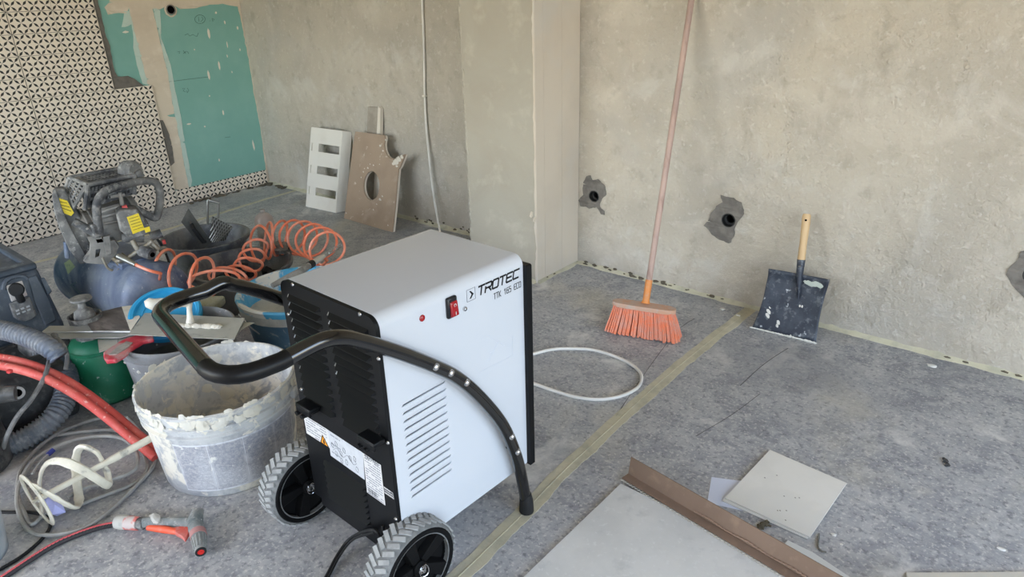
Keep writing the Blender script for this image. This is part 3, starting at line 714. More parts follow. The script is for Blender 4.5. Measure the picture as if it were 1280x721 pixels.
# --- gypsum offcut behind the brown board
a, b = oy(461.3, 134, -.02), oy(474.2, 131, -.02)
m_gyp = mt('gypsum_paper', (150, 140, 126), .9, layers=(((172, 162, 148), .6, 14, .45, .62),)); m_gypw = mt('gypsum_core', (216, 206, 190), .95, bump=((.4, 50, .005),))
xs0, xs1 = oy(465.5, 232, -.06).x, oy(473, 232, -.06).x
oc = thing('board_offcut', 'narrow grey plasterboard offcut with white cut edge standing behind the brown board', 'offcut', ((a.x + b.x) / 2, -.05, 0))
ob('board_face', MB().hexa([(xs0 - .11, -.085, 0), (xs0, -.085, 0), (xs0, -.06, 0), (xs0 - .11, -.06, 0), (a.x, -.03, .80), (b.x, -.03, .805), (b.x, -.006, .805), (a.x, -.006, .80)]), m_gyp, oc)
ob('white_edge', MB().hexa([(xs0, -.088, 0), (xs1, -.088, 0), (xs1, -.058, 0), (xs0, -.058, 0), (b.x, -.033, .815), (b.x + .022, -.033, .80), (b.x + .022, -.004, .80), (b.x, -.004, .815)]), m_gypw, oc)
# --- brown cut board
Q0, Q1 = fl(431, 273), fl(489, 290)
Q2 = oy(443, 165, -.09)
bn = (Q1 - Q0).cross(Q2 - Q0).normalized()
if bn.y > 0: bn = -bn
def bp(x, y): return pn(360 + x / 3.604, 100 + y / 3.604, Q0, bn)
out = [bp(*p) for p in [(303, 232), (370, 240), (435, 249), (437, 262), (433, 290), (436, 315), (446, 338), (460, 352), (478, 357), (492, 352), (506, 342), (527, 334), (518, 360), (508, 385), (502, 395), (497, 402), (492, 450), (482, 570), (470, 685), (360, 660), (252, 632), (262, 540), (280, 400), (292, 300)]]
hole = [bp(376 + 36 * math.cos(a * math.pi / 14), 476 + 65 * math.sin(a * math.pi / 14)) for a in range(28)]
m_bb = mt('brown_board', (166, 144, 122), .85, layers=(((152, 130, 110), .6, 6, .45, .65), ((214, 198, 178), .8, 24, .64, .70), ((186, 166, 146), .5, 7, .58, .7)), bump=((.15, 50, .003),))
br = thing('cut_board', 'brown board with a round hole and a curved cut-out leaning on the wall', 'board', Q0)
ob('board_sheet', MB().plate([out, hole], -bn, .010), m_bb, br, smooth=0)
ob('board_core', MB().plate([[p - bn * .010 for p in out], [p - bn * .010 for p in hole]], -bn, .016), m_gypw, br, smooth=0)
mb = MB()
for (x, y, r) in [(486, 375, .030), (500, 362, .026), (514, 350, .018), (474, 380, .016), (478, 368, .010), (490, 390, .012), (416, 298, .012), (428, 320, .010), (440, 270, .008)]:
    mb.ball(bp(x, y) + bn * .000, r, 1, (1, .15, 1), .7)
for (x, y, r) in [(340, 415, .008), (360, 398, .010), (385, 385, .009), (412, 380, .007), (330, 440, .007), (415, 540, .016), (425, 525, .010), (400, 560, .008), (385, 585, .009), (370, 380, .006), (345, 400, .006), (450, 655, .008), (262, 600, .008)]:
    mb.ball(bp(x, y), r, 1, (1, .12, 1), .9)
ob('torn_facing', mb, m_gypw, br, kind='stuff')
# --- white cable: down the wall, over the floor into a loop
pts = [oy(528.5, -60, -.012), oy(528, 0, -.012), oy(530, 60, -.012), oy(531, 120, -.014), oy(533, 160, -.02), oy(538, 210, -.035), oy(543, 250, -.06)]
f = [fl(549, 290, .03), fl(556, 318, .008), fl(575, 380, .008), fl(605, 430, .008), fl(640, 448, .008), fl(664, 443, .008), fl(688, 437, .008), fl(712, 435.5, .008), (fl(740, 437, .008)), fl(765, 444, .008), fl(787, 454, .008), fl(799, 464, .008), fl(802, 473, .008), fl(798, 483, .008), fl(786, 491, .008), fl(768, 497, .008), fl(745, 499, .008), fl(720, 496, .008), fl(695, 489, .008), fl(664, 478, .008), fl(640, 468, .008), fl(615, 455, .008)]
f[0] = oy(551, 300, -.12); f[0].z = max(f[0].z, .01)
solo('white_cable', MB().tube(crom(pts + f, 8), .0075, 8), mt('white_sheath', (218, 214, 206), .5, layers=(((190, 186, 178), .5, 8, .5, .65),)), 'white cable hanging down the plaster wall and looping over the floor', 'cable')
ob('cable_clip', MB().box((pts[3].x - .012, -.03, pts[3].z - .006), (pts[3].x + .012, 0, pts[3].z + .006)), wc_m, wb, bevel=.003)

# --- broom
m_or = dusty('orange_bristle', (228, 126, 88), .4, .8, 20); m_op = dusty('orange_plastic', (214, 134, 62), .25, .5, 10)
m_hd = dusty('broom_block', (196, 150, 120), .6, .6, 14)
zt = .135
B0, B1 = fl(766, 377, zt), fl(845, 389, zt)
bc = (B0 + B1) / 2; bd = (B1 - B0).normalized(); bnm = Vector((bd.y, -bd.x, 0)); bl_ = (B1 - B0).length / 2
bm_ = thing('broom', 'orange bristled broom with a long wooden pole leaning on the plaster wall', 'broom', (bc.x, bc.y, 0))
prof = []
mb = MB()
N = 14; loop = []
for k in range(28):
    a = 2 * math.pi * k / 28; s = math.copysign(abs(math.cos(a)) ** .45, math.cos(a)); t_ = math.copysign(abs(math.sin(a)) ** .6, math.sin(a))
    loop.append(bc + bd * s * bl_ + bnm * t_ * .032)
mb.plate([[p + Vector((0, 0, -.012)) for p in loop]], ez, .022)
ob('broom_head', mb, m_hd, bm_, bevel=.004)
mb = MB(); rnd = random.Random(8)
for row in range(5):
    for k in range(34):
        s = (k + .5 + rnd.uniform(-.2, .2)) / 34 * 2 - 1; t_ = (row - 2) / 2
        top = bc + bd * s * bl_ * .93 + bnm * t_ * .022 + Vector((0, 0, -.008))
        e = bc + bd * (s * bl_ * 1.16 + .012) + bnm * (t_ * .05 + .035) + Vector((rnd.uniform(-.004, .004), rnd.uniform(-.004, .004), 0)); e.z = .002 + rnd.uniform(0, .008)
        mid = top.lerp(e, .5) - bnm * .006
        mb.tube([top, mid, e], [.0045, .005, .0062], 5)
ob('bristles', mb, m_or, bm_, kind='stuff')
mb = MB()
for k in range(60):
    s = rnd.uniform(-1, 1); e = bc + bd * (s * bl_ * 1.15 + .012) + bnm * .062 * rnd.uniform(.5, 1.25); e.z = .006; mb.ball(e, rnd.uniform(.003, .007), 1, (1, 1, .5), .5)
ob('dust_clumps', mb, mt('dust', (170, 162, 150), .95), bm_, kind='stuff')
s0 = vp(807.5, 379, (bc.x, bc.y)); s1 = s0 + Vector((.0, 0, .0)); 
ptop = oy(868, -25, -.02)
s0 = bc + Vector((0, 0, .008)); s0 = fl(807, 379, .145)
s1 = s0.lerp(ptop, .075)
ob('socket', MB().tube([s0, s0.lerp(s1, .15), s1], [.022, .017, .0175], 16), m_op, bm_)
ob('pole', MB().tube([s0.lerp(s1, .85), ptop.lerp(s0, .45), ptop, ptop + (ptop - s0) * .0], .0150, 14), mt('weathered_pole', (162, 138, 128), .7, layers=(((190, 162, 148), .7, 9, .42, .62), ((144, 112, 100), .5, 30, .55, .68)), stretch=(1, 1, .12)), bm_)

# --- shovel
S0, S1 = fl(940, 411), fl(1020, 429.5); ST = oy(1010, 266, -.035)
sn = (S1 - S0).cross(ST - S0).normalized()
if sn.y > 0: sn = -sn
def sp_(x, y, d=0.): return pn(720 + x / 2.774, 200 + y / 2.774, S0, sn) + sn * d
cor = [(610, 583), (832, 637), (885, 414), (675, 375)]
L = [(610, 583), (636, 527), (652, 478), (664, 425), (676, 376)]; Rr = [(832, 637), (843, 565), (852, 520), (866, 468), (885, 414)]
def lerpL(Ls, t_):
    k = min(3, int(t_ * 4)); f_ = t_ * 4 - k; return (Ls[k][0] * (1 - f_) + Ls[k + 1][0] * f_, Ls[k][1] * (1 - f_) + Ls[k + 1][1] * f_)
nx, ny = 18, 16; vs = []; fs = []
for j in range(ny + 1):
    l, r_ = lerpL(L, j / ny), lerpL(Rr, j / ny)
    for i in range(nx + 1):
        s = i / nx; dpt = .026 * abs(2 * s - 1) ** 3.2 * (.25 + .75 * j / ny) + (.022 * max(0, j / ny - .86) / .14 if 0 < 1 else 0)
        rib = .008 * math.exp(-((s - .5) / .05) ** 2) * max(0, (j / ny - .35) / .65)
        y_ = l[1] * (1 - s) + r_[1] * s; x_ = l[0] * (1 - s) + r_[0] * s
        vs.append(sp_(x_, y_, dpt + rib))
for j in range(ny):
    for i in range(nx): a = j * (nx + 1) + i; fs.append((a, a + 1, a + nx + 2, a + nx + 1))
mb = MB().add(vs, fs)
m_sh = mt('shovel_paint', (40, 46, 58), .5, .1, layers=(((74, 80, 90), .7, 9, .42, .62), ((108, 112, 116), .7, 40, .54, .66), ((188, 192, 194), .9, 24, .66, .70)), bump=((.2, 30, .003),))
sv = thing('shovel', 'dark square shovel with a short pale wooden handle leaning on the wall', 'shovel', ((S0.x + S1.x) / 2, (S0.y + S1.y) / 2, 0))
bo = ob('blade', mb, m_sh, sv); sdm = bo.modifiers.new('s', 'SOLIDIFY'); sdm.thickness = .003; sdm.offset = 0
h0, h1, h2_, h3_ = sp_(772, 480, .012), sp_(778, 400, .022), sp_(785, 345, .026), sp_(805, 188, .03)
ob('socket', MB().tube([h0, h0.lerp(h1, .5), h1, h2_], [.004, .010, .016, .0185], 14), m_sh, sv)
ob('rivet', MB().ball(sp_(781, 368, .044), .005, 1), m_steel, sv)
m_wood = mt('pale_wood', (214, 184, 140), .55, layers=(((196, 162, 118), .6, 10, .45, .65),), stretch=(1, 1, .1))
hw = ob('handle', MB().tube([h2_.lerp(h3_, t_) for t_ in (-.03, .05, .12, .16, .2, .24, .28, .34, .6, .85, .96, 1)], [.0165, .0185, .0165, .0180, .0165, .018, .0165, .0165, .0182, .0195, .019, .015], 16), m_wood, sv)
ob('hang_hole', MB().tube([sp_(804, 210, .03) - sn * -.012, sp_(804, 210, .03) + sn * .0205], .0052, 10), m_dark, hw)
mb = MB()
for (x, y, r) in [(806, 425, .014), (832, 430, .018), (850, 437, .014), (820, 432, .014), (840, 425, .010), (796, 420, .007)]:
    mb.ball(sp_(x, y, .012 + .004), r, 1, (1.2, .12, .8), .6)
ob('label_remnant', mb, mt('sticker_grey', (184, 190, 178), .8), sv)
m_sp = mt('white_splash', (216, 214, 206), .85)
for (x, y, r) in [(667, 530, .022), (664, 543, .020), (671, 515, .012), (702, 563, .014), (698, 574, .011), (777, 505, .006), (785, 507, .007), (745, 610, .008), (680, 425, .004), (690, 392, .004)]:
    ob('plaster_splash', MB().ball(sp_(x, y, .004), r, 1, (.7, .12, 1.2), .6), m_sp, sv)
mb = MB()
for k in range(46):
    t_ = k / 45; mb.ball(sp_(610 + 222 * t_, 583 + 54 * t_ - 3, .004 + .020 * abs(2 * t_ - 1) ** 3 * .25), random.uniform(.004, .009), 1, (1.4, .6, .8), .5)
ob('dried_plaster', mb, m_sp, sv, kind='stuff')

# ================================================================== ON THE FLOOR, RIGHT
m_slab = mt('pale_slab', (200, 199, 194), .5, layers=(((186, 186, 182), .7, 5, .42, .62), ((206, 206, 202), .7, 60, .58, .66), ((168, 169, 167), .5, 14, .58, .7)))
a, b_ = fl(776, 604, .012), fl(622, 721, .012)
X0 = a.x
mb = MB().hexa([(X0, -2.75, 0), (5.75, -2.75, 0), (5.75, a.y, 0), (X0, a.y, 0), (X0, -2.75, .012), (5.75, -2.75, .012), (5.75, a.y - .02, .012), (X0, a.y, .012)])
solo('porcelain_slab', mb, m_slab, 'large pale grey porcelain slab lying on the floor at the bottom', 'slab', bevel=.0008, bseg=1)
m_card = mt('cardboard', (124, 102, 85), .85, layers=(((112, 91, 75), .6, 5, .45, .62), ((146, 122, 102), .5, 20, .55, .7)))
g0, g1 = fl(777, 598, .014), fl(981.6, 721, .014); d = (g1 - g0).normalized(); nn = Vector((-d.y, d.x, 0))
if nn.y < 0: nn = -nn
fold0 = pn(781, 590, g0 + nn * .055, nn) ; 
Lc = 1.05
top0 = fl(784, 577, .075)
ep = thing('edge_protector', 'long brown cardboard angle strip lying along the edge of the pale slab', 'cardboard', g0)
A_ = g0; Bf = Vector((*(fl(781, 589.5, .016)).xy, .016)); Tp = top0
off = Bf - A_; off = nn * max(.03, off.dot(nn)); up_ = Vector((0, 0, .066)) + nn * .012
mb = MB().hexa([A_, A_ + d * Lc, A_ + d * Lc + off, A_ + off, A_ + ez * .003, A_ + d * Lc + ez * .003, A_ + d * Lc + off + ez * .003, A_ + off + ez * .003])
ob('lower_flange', mb, m_card, ep)
B = A_ + off
mb = MB().hexa([B, B + d * Lc, B + d * Lc + nn * .003, B + nn * .003, B + up_, B + d * Lc + up_, B + d * Lc + up_ + nn * .003, B + up_ + nn * .003])
ob('upper_flange', mb, m_card, ep)
mb = MB()
for k in range(46):
    mb.ball(B + d * (.28 + k * .014) + up_ * .02 + nn * -.003 + ez * (.010 + .003 * math.sin(k * .6)), .004, 1, (2.5, 1, .5), .6)
ob('torn_ply', mb, mt('cardboard_torn', (150, 124, 104), .9), ep, kind='stuff')
zz = []
for k in range(150): zz.append(A_ - nn * (.004 + .006 * (k % 2)) + d * k * .006 + ez * .001)
ob('corrugation', MB().tube(zz, .0016, 4), mt('paper_edge', (176, 170, 156), .9), ep)
# square board, second one beneath, paper
def sheet(name, px, z0, t_, m, lab, cat, **k):
    P = [fl(*p, z0 + t_) for p in px]; P = [Vector((p.x, p.y, z0)) for p in P]; return solo(name, MB().plate([P], ez, t_), m, lab, cat, smooth=0, **k)
m_sq = mt('square_board', (220, 217, 208), .6, layers=(((206, 203, 193), .6, 4, .45, .62), ((214, 213, 206), .6, 2, .5, .6)))
sheet('paper_sheet', [(889.5, 596), (965, 606), (985, 648), (938, 640), (884, 628)], .0004, .0012, mt('white_paper', (206, 212, 226), .8), 'white paper sheet peeking out from under the square boards', 'paper')
sheet('square_panel', [(962, 566), (1056, 606.5), (1009, 673), (903, 625.5)], .002, .003, m_sq, 'lower of the two square boards, only its thin edge showing', 'board')
sq = sheet('square_panel', [(962.5, 562), (1058.5, 603.5), (1012.5, 671), (906, 622)], .006, .004, m_sq, 'pale square board lying on top beside the cardboard strip', 'board')
for (x, y) in [(971, 594), (994, 622), (999, 622), (972, 638), (975, 638), (983, 638), (982, 650), (956, 597), (980, 620)]:
    ob('dirt_speck', MB().ball(fl(x, y, .0102), .0022, 1, (1.3, 1, .3), .5), mt('dirt', (90, 82, 68), .95), sq)
sheet('white_board', [(985, 675), (1016, 690), (1064, 722), (1110, 750), (1060, 770), (960, 700)], .0005, .004, mt('white_board', (212, 214, 210), .6), 'white board edge showing behind the cardboard strip at bottom', 'board')
sheet('panel_sheet', [(1133, 715.5), (1200, 715.2), (1295, 714), (1300, 760), (1140, 762)], .0005, .006, mt('beige_board', (196, 190, 176), .6), 'pale board cut off by the bottom right picture edge', 'board')
m_clod = mt('clod', (92, 84, 66), .95)
mb = MB()
for (x, y, r) in [(955, 655, .010), (951, 659, .009), (959, 652, .007), (962, 657, .005), (948, 656, .004)]: mb.ball(fl(x, y, r * .5), r, 2, (1.2, 1, .7), .8, 5)
solo('dirt_clod', mb, m_clod, 'brown crumb of dirt at the near edge of the square board', 'debris')
mb = MB()
for (x, y, r) in [(1182, 576, .009), (1184, 581, .009), (1180, 573, .005)]: mb.ball(fl(x, y, r * .5), r, 2, (1, 1, .7), .8, 5)
solo('dirt_clod', mb, mt('clod_dark', (62, 62, 62), .95), 'small dark grey lump alone on the open floor at right', 'debris')
solo('hex_key', MB().tube([fl(1024, 667, .004), fl(1022.5, 682, .004), fl(1024, 686, .004), fl(1027, 688.5, .004), fl(1033, 690, .004)], .0028, 6), dusty('tarnished_steel', (118, 118, 112), .3, metal=.5), 'bent metal key lying on the floor near the square board', 'tool')
k_ = 0
for (x, y, r, lab) in [(1042, 668, .007, 'white plaster crumb beside the bent metal key'), (903, 386, .011, 'white plaster blob on the floor left of the strip at the wall'), (923, 394, .009, 'white plaster blob on the yellowish strip below the shovel'), (1165, 457, .014, 'flat white plaster blob by the wall right of the shovel'), (1052, 680, .004, 'tiny crumb right of the bent metal key'), (1252, 686, .008, 'yellowish crumb on the floor near the right picture edge')]:
    solo('plaster_crumb', MB().ball(fl(x, y, r * .25), r, 2, (1.4, 1, .4), .5), m_sp, lab, 'debris')

# ================================================================== BUCKETS AND TUBS
def band_prof(h, rt, rb, rim=.012, wall=.004, ribs=(.045,), base=.006):
    # outside from the bottom up, over the rim, inside down
    def rad(z): return rb + (rt - rb) * z / h
    p = [(0, 0), (rb - .006, 0), (rb, .006)]
    for k in range(1, 6): z = (h - .06) * k / 6; p.append((rad(z), z))
    for o in ribs: p += [(rad(h - o - .008), h - o - .008), (rad(h - o) + rim, h - o - .003), (rad(h - o) + rim, h - o + .002), (rad(h - o + .006), h - o + .006)]
    p += [(rad(h) + .001, h - .014), (rad(h) + rim * .7, h - .012), (rad(h) + rim * .8, h - .002), (rad(h), h + .001), (rad(h) - wall, h - .002)]
    for k in range(5, -1, -1): z = base + (h - .03 - base) * k / 5; p.append((rad(z) - wall, z))
    return p + [(0, base)]
# big white-splashed bucket
BC = Vector((3.505, -2.388, 0)); BH, BR_, BB = .345, .262, .232
m_big = mt('plastered_bucket', (192, 192, 190), .8, layers=(((136, 139, 146), .8, 4.2, .50, .64, .8), ((216, 210, 196), 1, 6.5, .50, .56, .6), ((150, 152, 156), .6, 30, .54, .66), ((220, 214, 200), 1, 22, .60, .64, .8)), bump=((.5, 22, .006), (.3, 80, .002)))
big = thing('bucket', 'big grey bucket caked with white plaster in front of the tools', 'bucket', BC)
ob('bucket_body', MB().lathe(band_prof(BH, BR_, BB, .010, .005, (.052, .085)), BC, seg=72), m_big, big, smooth=50)
def rad(z): return BB + (BR_ - BB) * z / BH
mb = MB(); 
for k in range(120):
    a = random.uniform(0, 6.28); z = BH - random.uniform(0, .05); r = rad(z) + .005
    mb.blob(BC + Vector((math.cos(a) * r, math.sin(a) * r, z)), (math.cos(a), math.sin(a), .15), random.uniform(.006, .022), .16, .9)
for k in range(70):
    a = random.uniform(0, 6.28); z = random.uniform(.03, BH - .05); r = rad(z) - .006
    mb.blob(BC + Vector((math.cos(a) * r, math.sin(a) * r, z)), (math.cos(a), math.sin(a), 0), random.uniform(.008, .03), .10)
ob('plaster_lumps', mb, mt('plaster_white', (212, 206, 190), .9, layers=(((196, 194, 186), .7, 12, .45, .6),)), big, kind='stuff')
# printed label wrapped round the front, with column lines
def bk(px, py, dr=.0):     # pixel -> point on the bucket's outer cone
    r = ray(px, py); o = CAM - BC; lo = None
    t0, t1 = 1.5 / F, 4.0 / F
    for i in range(400):
        t_ = (1.2 + 2.8 * i / 399) / F; p = o + r * t_
        if math.hypot(p.x, p.y) < rad(p.z) + dr: return p + BC
    return p + BC
pa, pb = bk(222, 560), bk(362, 540)
a0 = math.atan2(pa.y - BC.y, pa.x - BC.x); a1 = math.atan2(pb.y - BC.y, pb.x - BC.x)
if a1 < a0: a0, a1 = a1, a0
a0 -= .05; a1 += .10
m_bl = mt('worn_label', (182, 180, 182), .8, layers=(((146, 149, 158), .7, 90, .46, .56), ((196, 196, 198), .8, 7, .52, .60, .8), ((220, 218, 210), 1, 18, .62, .66, .7)), stretch=(1, 1, 1))
def curved(z0, z1, b0, b1, dr, n=24):
    vs = []; fs = []
    for i in range(n + 1):
        a = b0 + (b1 - b0) * i / n
        for z in (z0, z1): r = rad(z) + dr; vs.append(BC + Vector((math.cos(a) * r, math.sin(a) * r, z)))
    return vs, [(2 * i, 2 * i + 2, 2 * i + 3, 2 * i + 1) for i in range(n)]
lab = ob('printed_label', MB().add(*curved(.032, .232, a0, a1, .0012)), m_bl, big)
m_ll = mt('label_line', (212, 213, 216), .8, layers=(((176, 178, 184), .7, 30, .5, .6),))
for (z0, z1, b0, b1) in [(.032, .036, a0, a1), (.226, .232, a0, a1)] + [(.036, .226, a0 + (a1 - a0) * q, a0 + (a1 - a0) * q + .008) for q in (.0, .25, .5, .75, .985)]:
    ob('label_line', MB().add(*curved(z0, z1, b0, b1, .0018, 16 if b1 - b0 > .1 else 1)), m_ll, lab)
mb = MB()
for cidx in range(4):
    for r_ in range(46):
        z = .22 - r_ * .004; s = a0 + (a1 - a0) * (cidx * .25 + .02); e1 = a0 + (a1 - a0) * (cidx * .25 + .235)
        while s < e1:
            e = min(e1, s + random.uniform(.01, .05))
            if random.random() < .8: mb.add(*curved(z, z + .0014, s, e, .0017, 1))
            s = e + .006
ob('fine_print', mb, mt('label_print', (140, 143, 152), .8), lab, kind='stuff', smooth=0)
for sgn in (-1, 1):
    a = -2.5 if sgn < 0 else .7
    ob('handle_lug', MB().obox(BC + Vector((math.cos(a), math.sin(a), 0)) * (rad(.29) + .008) + Vector((0, 0, .275)), Vector((math.cos(a), math.sin(a), 0)) * .01, Vector((-math.sin(a), math.cos(a), 0)) * .02, ez * .018), m_big, big, bevel=.004)

# grey bucket carrying the trowels
m_gb = mt('grey_bucket', (122, 123, 124), .7, layers=(((150, 152, 154), .7, 6, .45, .62), ((206, 206, 202), .9, 17, .65, .70, .5), ((98, 99, 102), .5, 24, .55, .68)))
GC = Vector((3.015, -2.285, 0)); GH, GR, GB = .345, .218, .188
gb = thing('bucket', 'mid grey bucket with trowels laid across its rim', 'bucket', GC)
ob('bucket_body', MB().lathe(band_prof(GH, GR, GB, .008, .004, (.05,)), GC, seg=56), m_gb, gb, smooth=50)
mb = MB()
for k in range(70):
    a = random.uniform(0, 6.28); z = random.uniform(.05, GH); r = GB + (GR - GB) * z / GH + .001
    mb.ball(GC + Vector((math.cos(a) * r, math.sin(a) * r, z)), random.uniform(.003, .011), 1, (1, 1, 1), .8)
ob('plaster_splash', mb, m_sp, gb, kind='stuff')
pz = .20; vs = []; n = 40
mb = MB(); pr = []
vs = [GC + Vector((0, 0, pz + .02))]; fs = []
for rr in range(1, 9):
    for k in range(n):
        a = 2 * math.pi * k / n; r = (GB + (GR - GB) * pz / GH - .006) * rr / 8; p = Vector((math.cos(a) * r, math.sin(a) * r, pz)); p.z += noise.noise(p * 14) * .03 * (1 if rr < 8 else .4); vs.append(GC + p)
for k in range(n): fs.append((0, 1 + k, 1 + (k + 1) % n))
for rr in range(7):
    for k in range(n): a = 1 + rr * n + k; b = 1 + rr * n + (k + 1) % n; fs.append((a, a + n, b + n, b))
solo('wet_plaster', MB().add(vs, fs), mt('grey_plaster', (150, 152, 148), .7, layers=(((172, 172, 166), .6, 12, .45, .62),), bump=((.4, 40, .006),)), 'lumpy grey plaster filling the mid grey bucket', 'plaster', kind='stuff')
bz = [fl(255, 384, .27), fl(268, 373, .30)]
mb = MB().obox((bz[0] + bz[1]) / 2 + Vector((0, 0, -.01)), (bz[1] - bz[0]) * .62, Vector((.035, .03, 0)), Vector((0, 0, .022)))
solo('sponge', mb, dusty('olive_sponge', (136, 130, 96), .4, .9, 14), 'olive sponge block lying inside the mid grey bucket', 'sponge', bevel=.008)

# blue tub with light blue rim
m_bt = mt('blue_tub', (56, 92, 122), .6, layers=(((92, 122, 146), .7, 5, .42, .62), ((150, 164, 174), .8, 20, .62, .68, .6)))
m_bt2 = mt('light_blue_rim', (74, 158, 198), .55, layers=(((214, 212, 204), 1, 5, .50, .54, .6), ((112, 172, 200), .6, 14, .5, .62)))
m_wr = mt('white_rim', (196, 196, 190), .7, layers=(((160, 164, 164), .7, 8, .45, .6),))
TC = Vector((2.955, -1.675, 0)); TH_, TR, TB = .30, .275, .225
tb = thing('tub', 'dark blue tub with light blue plaster smeared rim behind the dehumidifier', 'tub', TC)
def trd(z): return TB + (TR - TB) * z / TH_
ob('tub_body', MB().lathe([(0, 0), (TB, 0), (trd(.1), .1), (trd(.235), .235), (trd(.235) - .004, .235), (trd(.1) - .004, .1), (TB - .004, .006), (0, .006)], TC, seg=56), m_bt, tb)
ob('white_collar', MB().lathe([(trd(.225), .222), (trd(.24) + .010, .226), (trd(.265) + .012, .268), (trd(.265), .270), (trd(.225) - .003, .24)], TC, seg=56, closed=True), m_wr, tb)
ob('rim_band', MB().lathe([(trd(.262), .262), (TR + .008, .268), (TR + .012, .292), (TR + .006, .300), (TR - .012, .296), (TR - .030, .262), (TR - .042, .200), (TR - .05, .1), (TR - .046, .1), (TR - .03, .2)], TC, seg=56, closed=True), m_bt2, tb)
vs = [TC + Vector((0, 0, .22))]; fs = []
for rr in range(1, 9):
    for k in range(n):
        a = 2 * math.pi * k / n; r = (TR - .034) * rr / 8; p = Vector((math.cos(a) * r, math.sin(a) * r, .21)); p.z += noise.noise(p * 9) * .035 * (1 if rr < 8 else .2); vs.append(TC + p)
for k in range(n): fs.append((0, 1 + k, 1 + (k + 1) % n))
for rr in range(7):
    for k in range(n): a = 1 + rr * n + k; b = 1 + rr * n + (k + 1) % n; fs.append((a, a + n, b + n, b))
solo('plaster_mix', MB().add(vs, fs), mt('pale_plaster', (186, 186, 178), .75, layers=(((150, 156, 156), .7, 6, .46, .6), ((206, 204, 196), .6, 15, .5, .62)), bump=((.4, 26, .008),)), 'pale lumpy plaster filling the dark blue tub', 'plaster', kind='stuff')
# crumpled film on the tub
c = fl(395, 352, .29)
mb = MB().ball(c + Vector((0, 0, .0)), .055, 3, (1.3, 1, .35), .9, 4)
solo('crumpled_film', mb, mt('clear_film', (196, 192, 190), .3, layers=(((206, 120, 120), .5, 16, .62, .68),)), 'crumpled pale plastic film in the blue tub by the dehumidifier', 'film')

# sky blue lid leaning on the compressor tank
lc = fl(207, 392, .36); ln = (CAM - lc).normalized() * .38 + Vector((.1, -.1, .8)); ln.normalize()
m_sky = mt('sky_blue_plastic', (38, 146, 196), .45, layers=(((70, 160, 200), .6, 7, .45, .62), ((196, 208, 212), .8, 30, .67, .72)))
ld = thing('plastic_disc', 'sky blue bucket lid propped up behind the trowels', 'lid', lc)
ob('lid_disc', MB().lathe([(0, 0), (.118, 0), (.122, .012), (.134, .014), (.142, .008), (.144, -.012), (.138, -.014), (.136, -.004), (.124, -.006), (0, -.006)], lc, ln, 56), m_sky, ld)
ob('ring_rib', MB().lathe([(.086, 0), (.088, .004), (.092, .004), (.094, 0)], lc, ln, 48), m_sky, ld)

# two dark tubs
m_dt = mt('dark_tub', (80, 83, 88), .6, layers=(((136, 136, 134), .85, 5, .40, .58), ((120, 122, 124), .6, 26, .54, .66), ((190, 190, 186), .8, 40, .68, .72)))
def dark_tub(c, h, rt, rb, lab):
    o = thing('tub', lab, 'tub', c)
    ob('tub_body', MB().lathe([(0, 0), (rb, 0), (rt - .012, h - .03), (rt + .010, h - .026), (rt + .014, h - .004), (rt + .006, h), (rt - .006, h - .004), (rt - .018, h - .03), (rb - .006, .008), (0, .008)], c, seg=56), m_dt, o)
    return o
D1 = Vector((1.69, -1.475, 0)); dark_tub(D1, .25, .245, .20, 'dark tub holding the flat blade and rasp, farthest of the tubs')
D2 = Vector((2.225, -1.555, 0)); dark_tub(D2, .22, .262, .215, 'dark tub full of rubble under the orange coiled hose')
placed = []
for k in range(400):
    a, r = random.uniform(0, 6.28), random.uniform(0, .165); p = D2 + Vector((math.cos(a) * r, math.sin(a) * r, random.uniform(.12, .15)))
    if any((p - q).length < .085 for q in placed): continue
    placed.append(p); mb = MB().ball(p, random.uniform(.034, .042), 1, (random.uniform(.8, 1.1), 1, .8), .5)
    solo('rubble_piece', mb, mt('rubble_dark' if k % 3 else 'rubble_grey', (46, 47, 50) if k % 3 else (112, 110, 106), .9), 'dark lump of rubble in the tub under the orange hose', 'rubble', 'rubble in the dark tub', smooth=0)
c = fl(353, 309, .25)
mb = MB().ball(c + Vector((-.02, .0, -.01)), .055, 3, (1.5, .9, .5), .8, 5)
solo('dirty_cloth', mb, dusty('dirty_cloth', (96, 92, 84), .5), 'crumpled dirty cloth at the far edge of the rubble tub', 'cloth')
# clear bottle with red cap behind
pb_ = fl(337, 316, .0); 
bt = thing('plastic_bottle', 'dusty clear bottle with a reddish ring behind the orange coil', 'bottle', pb_)
m_clear = mt('clear_plastic', (182, 168, 158), .3, alpha=.55)
ob('bottle_body', MB().lathe([(0, 0), (.05, .0), (.055, .01), (.055, .15), (.05, .165), (.058, .18), (.062, .21), (.055, .25), (.035, .27), (.016, .28), (.016, .30), (0, .30)], pb_, seg=32), m_clear, bt)
ob('dark_content', MB().lathe([(0, .004), (.048, .006), (.048, .12), (.03, .135), (0, .13)], pb_, seg=24), dusty('dark_liquid', (62, 60, 58), .3), bt)
ob('red_ring', MB().tube([pb_ + Vector((.052 * math.cos(a * .4), .052 * math.sin(a * .4), .235)) for a in range(16)], .004, 6, True), dusty('dull_red', (176, 112, 98), .4), bt)

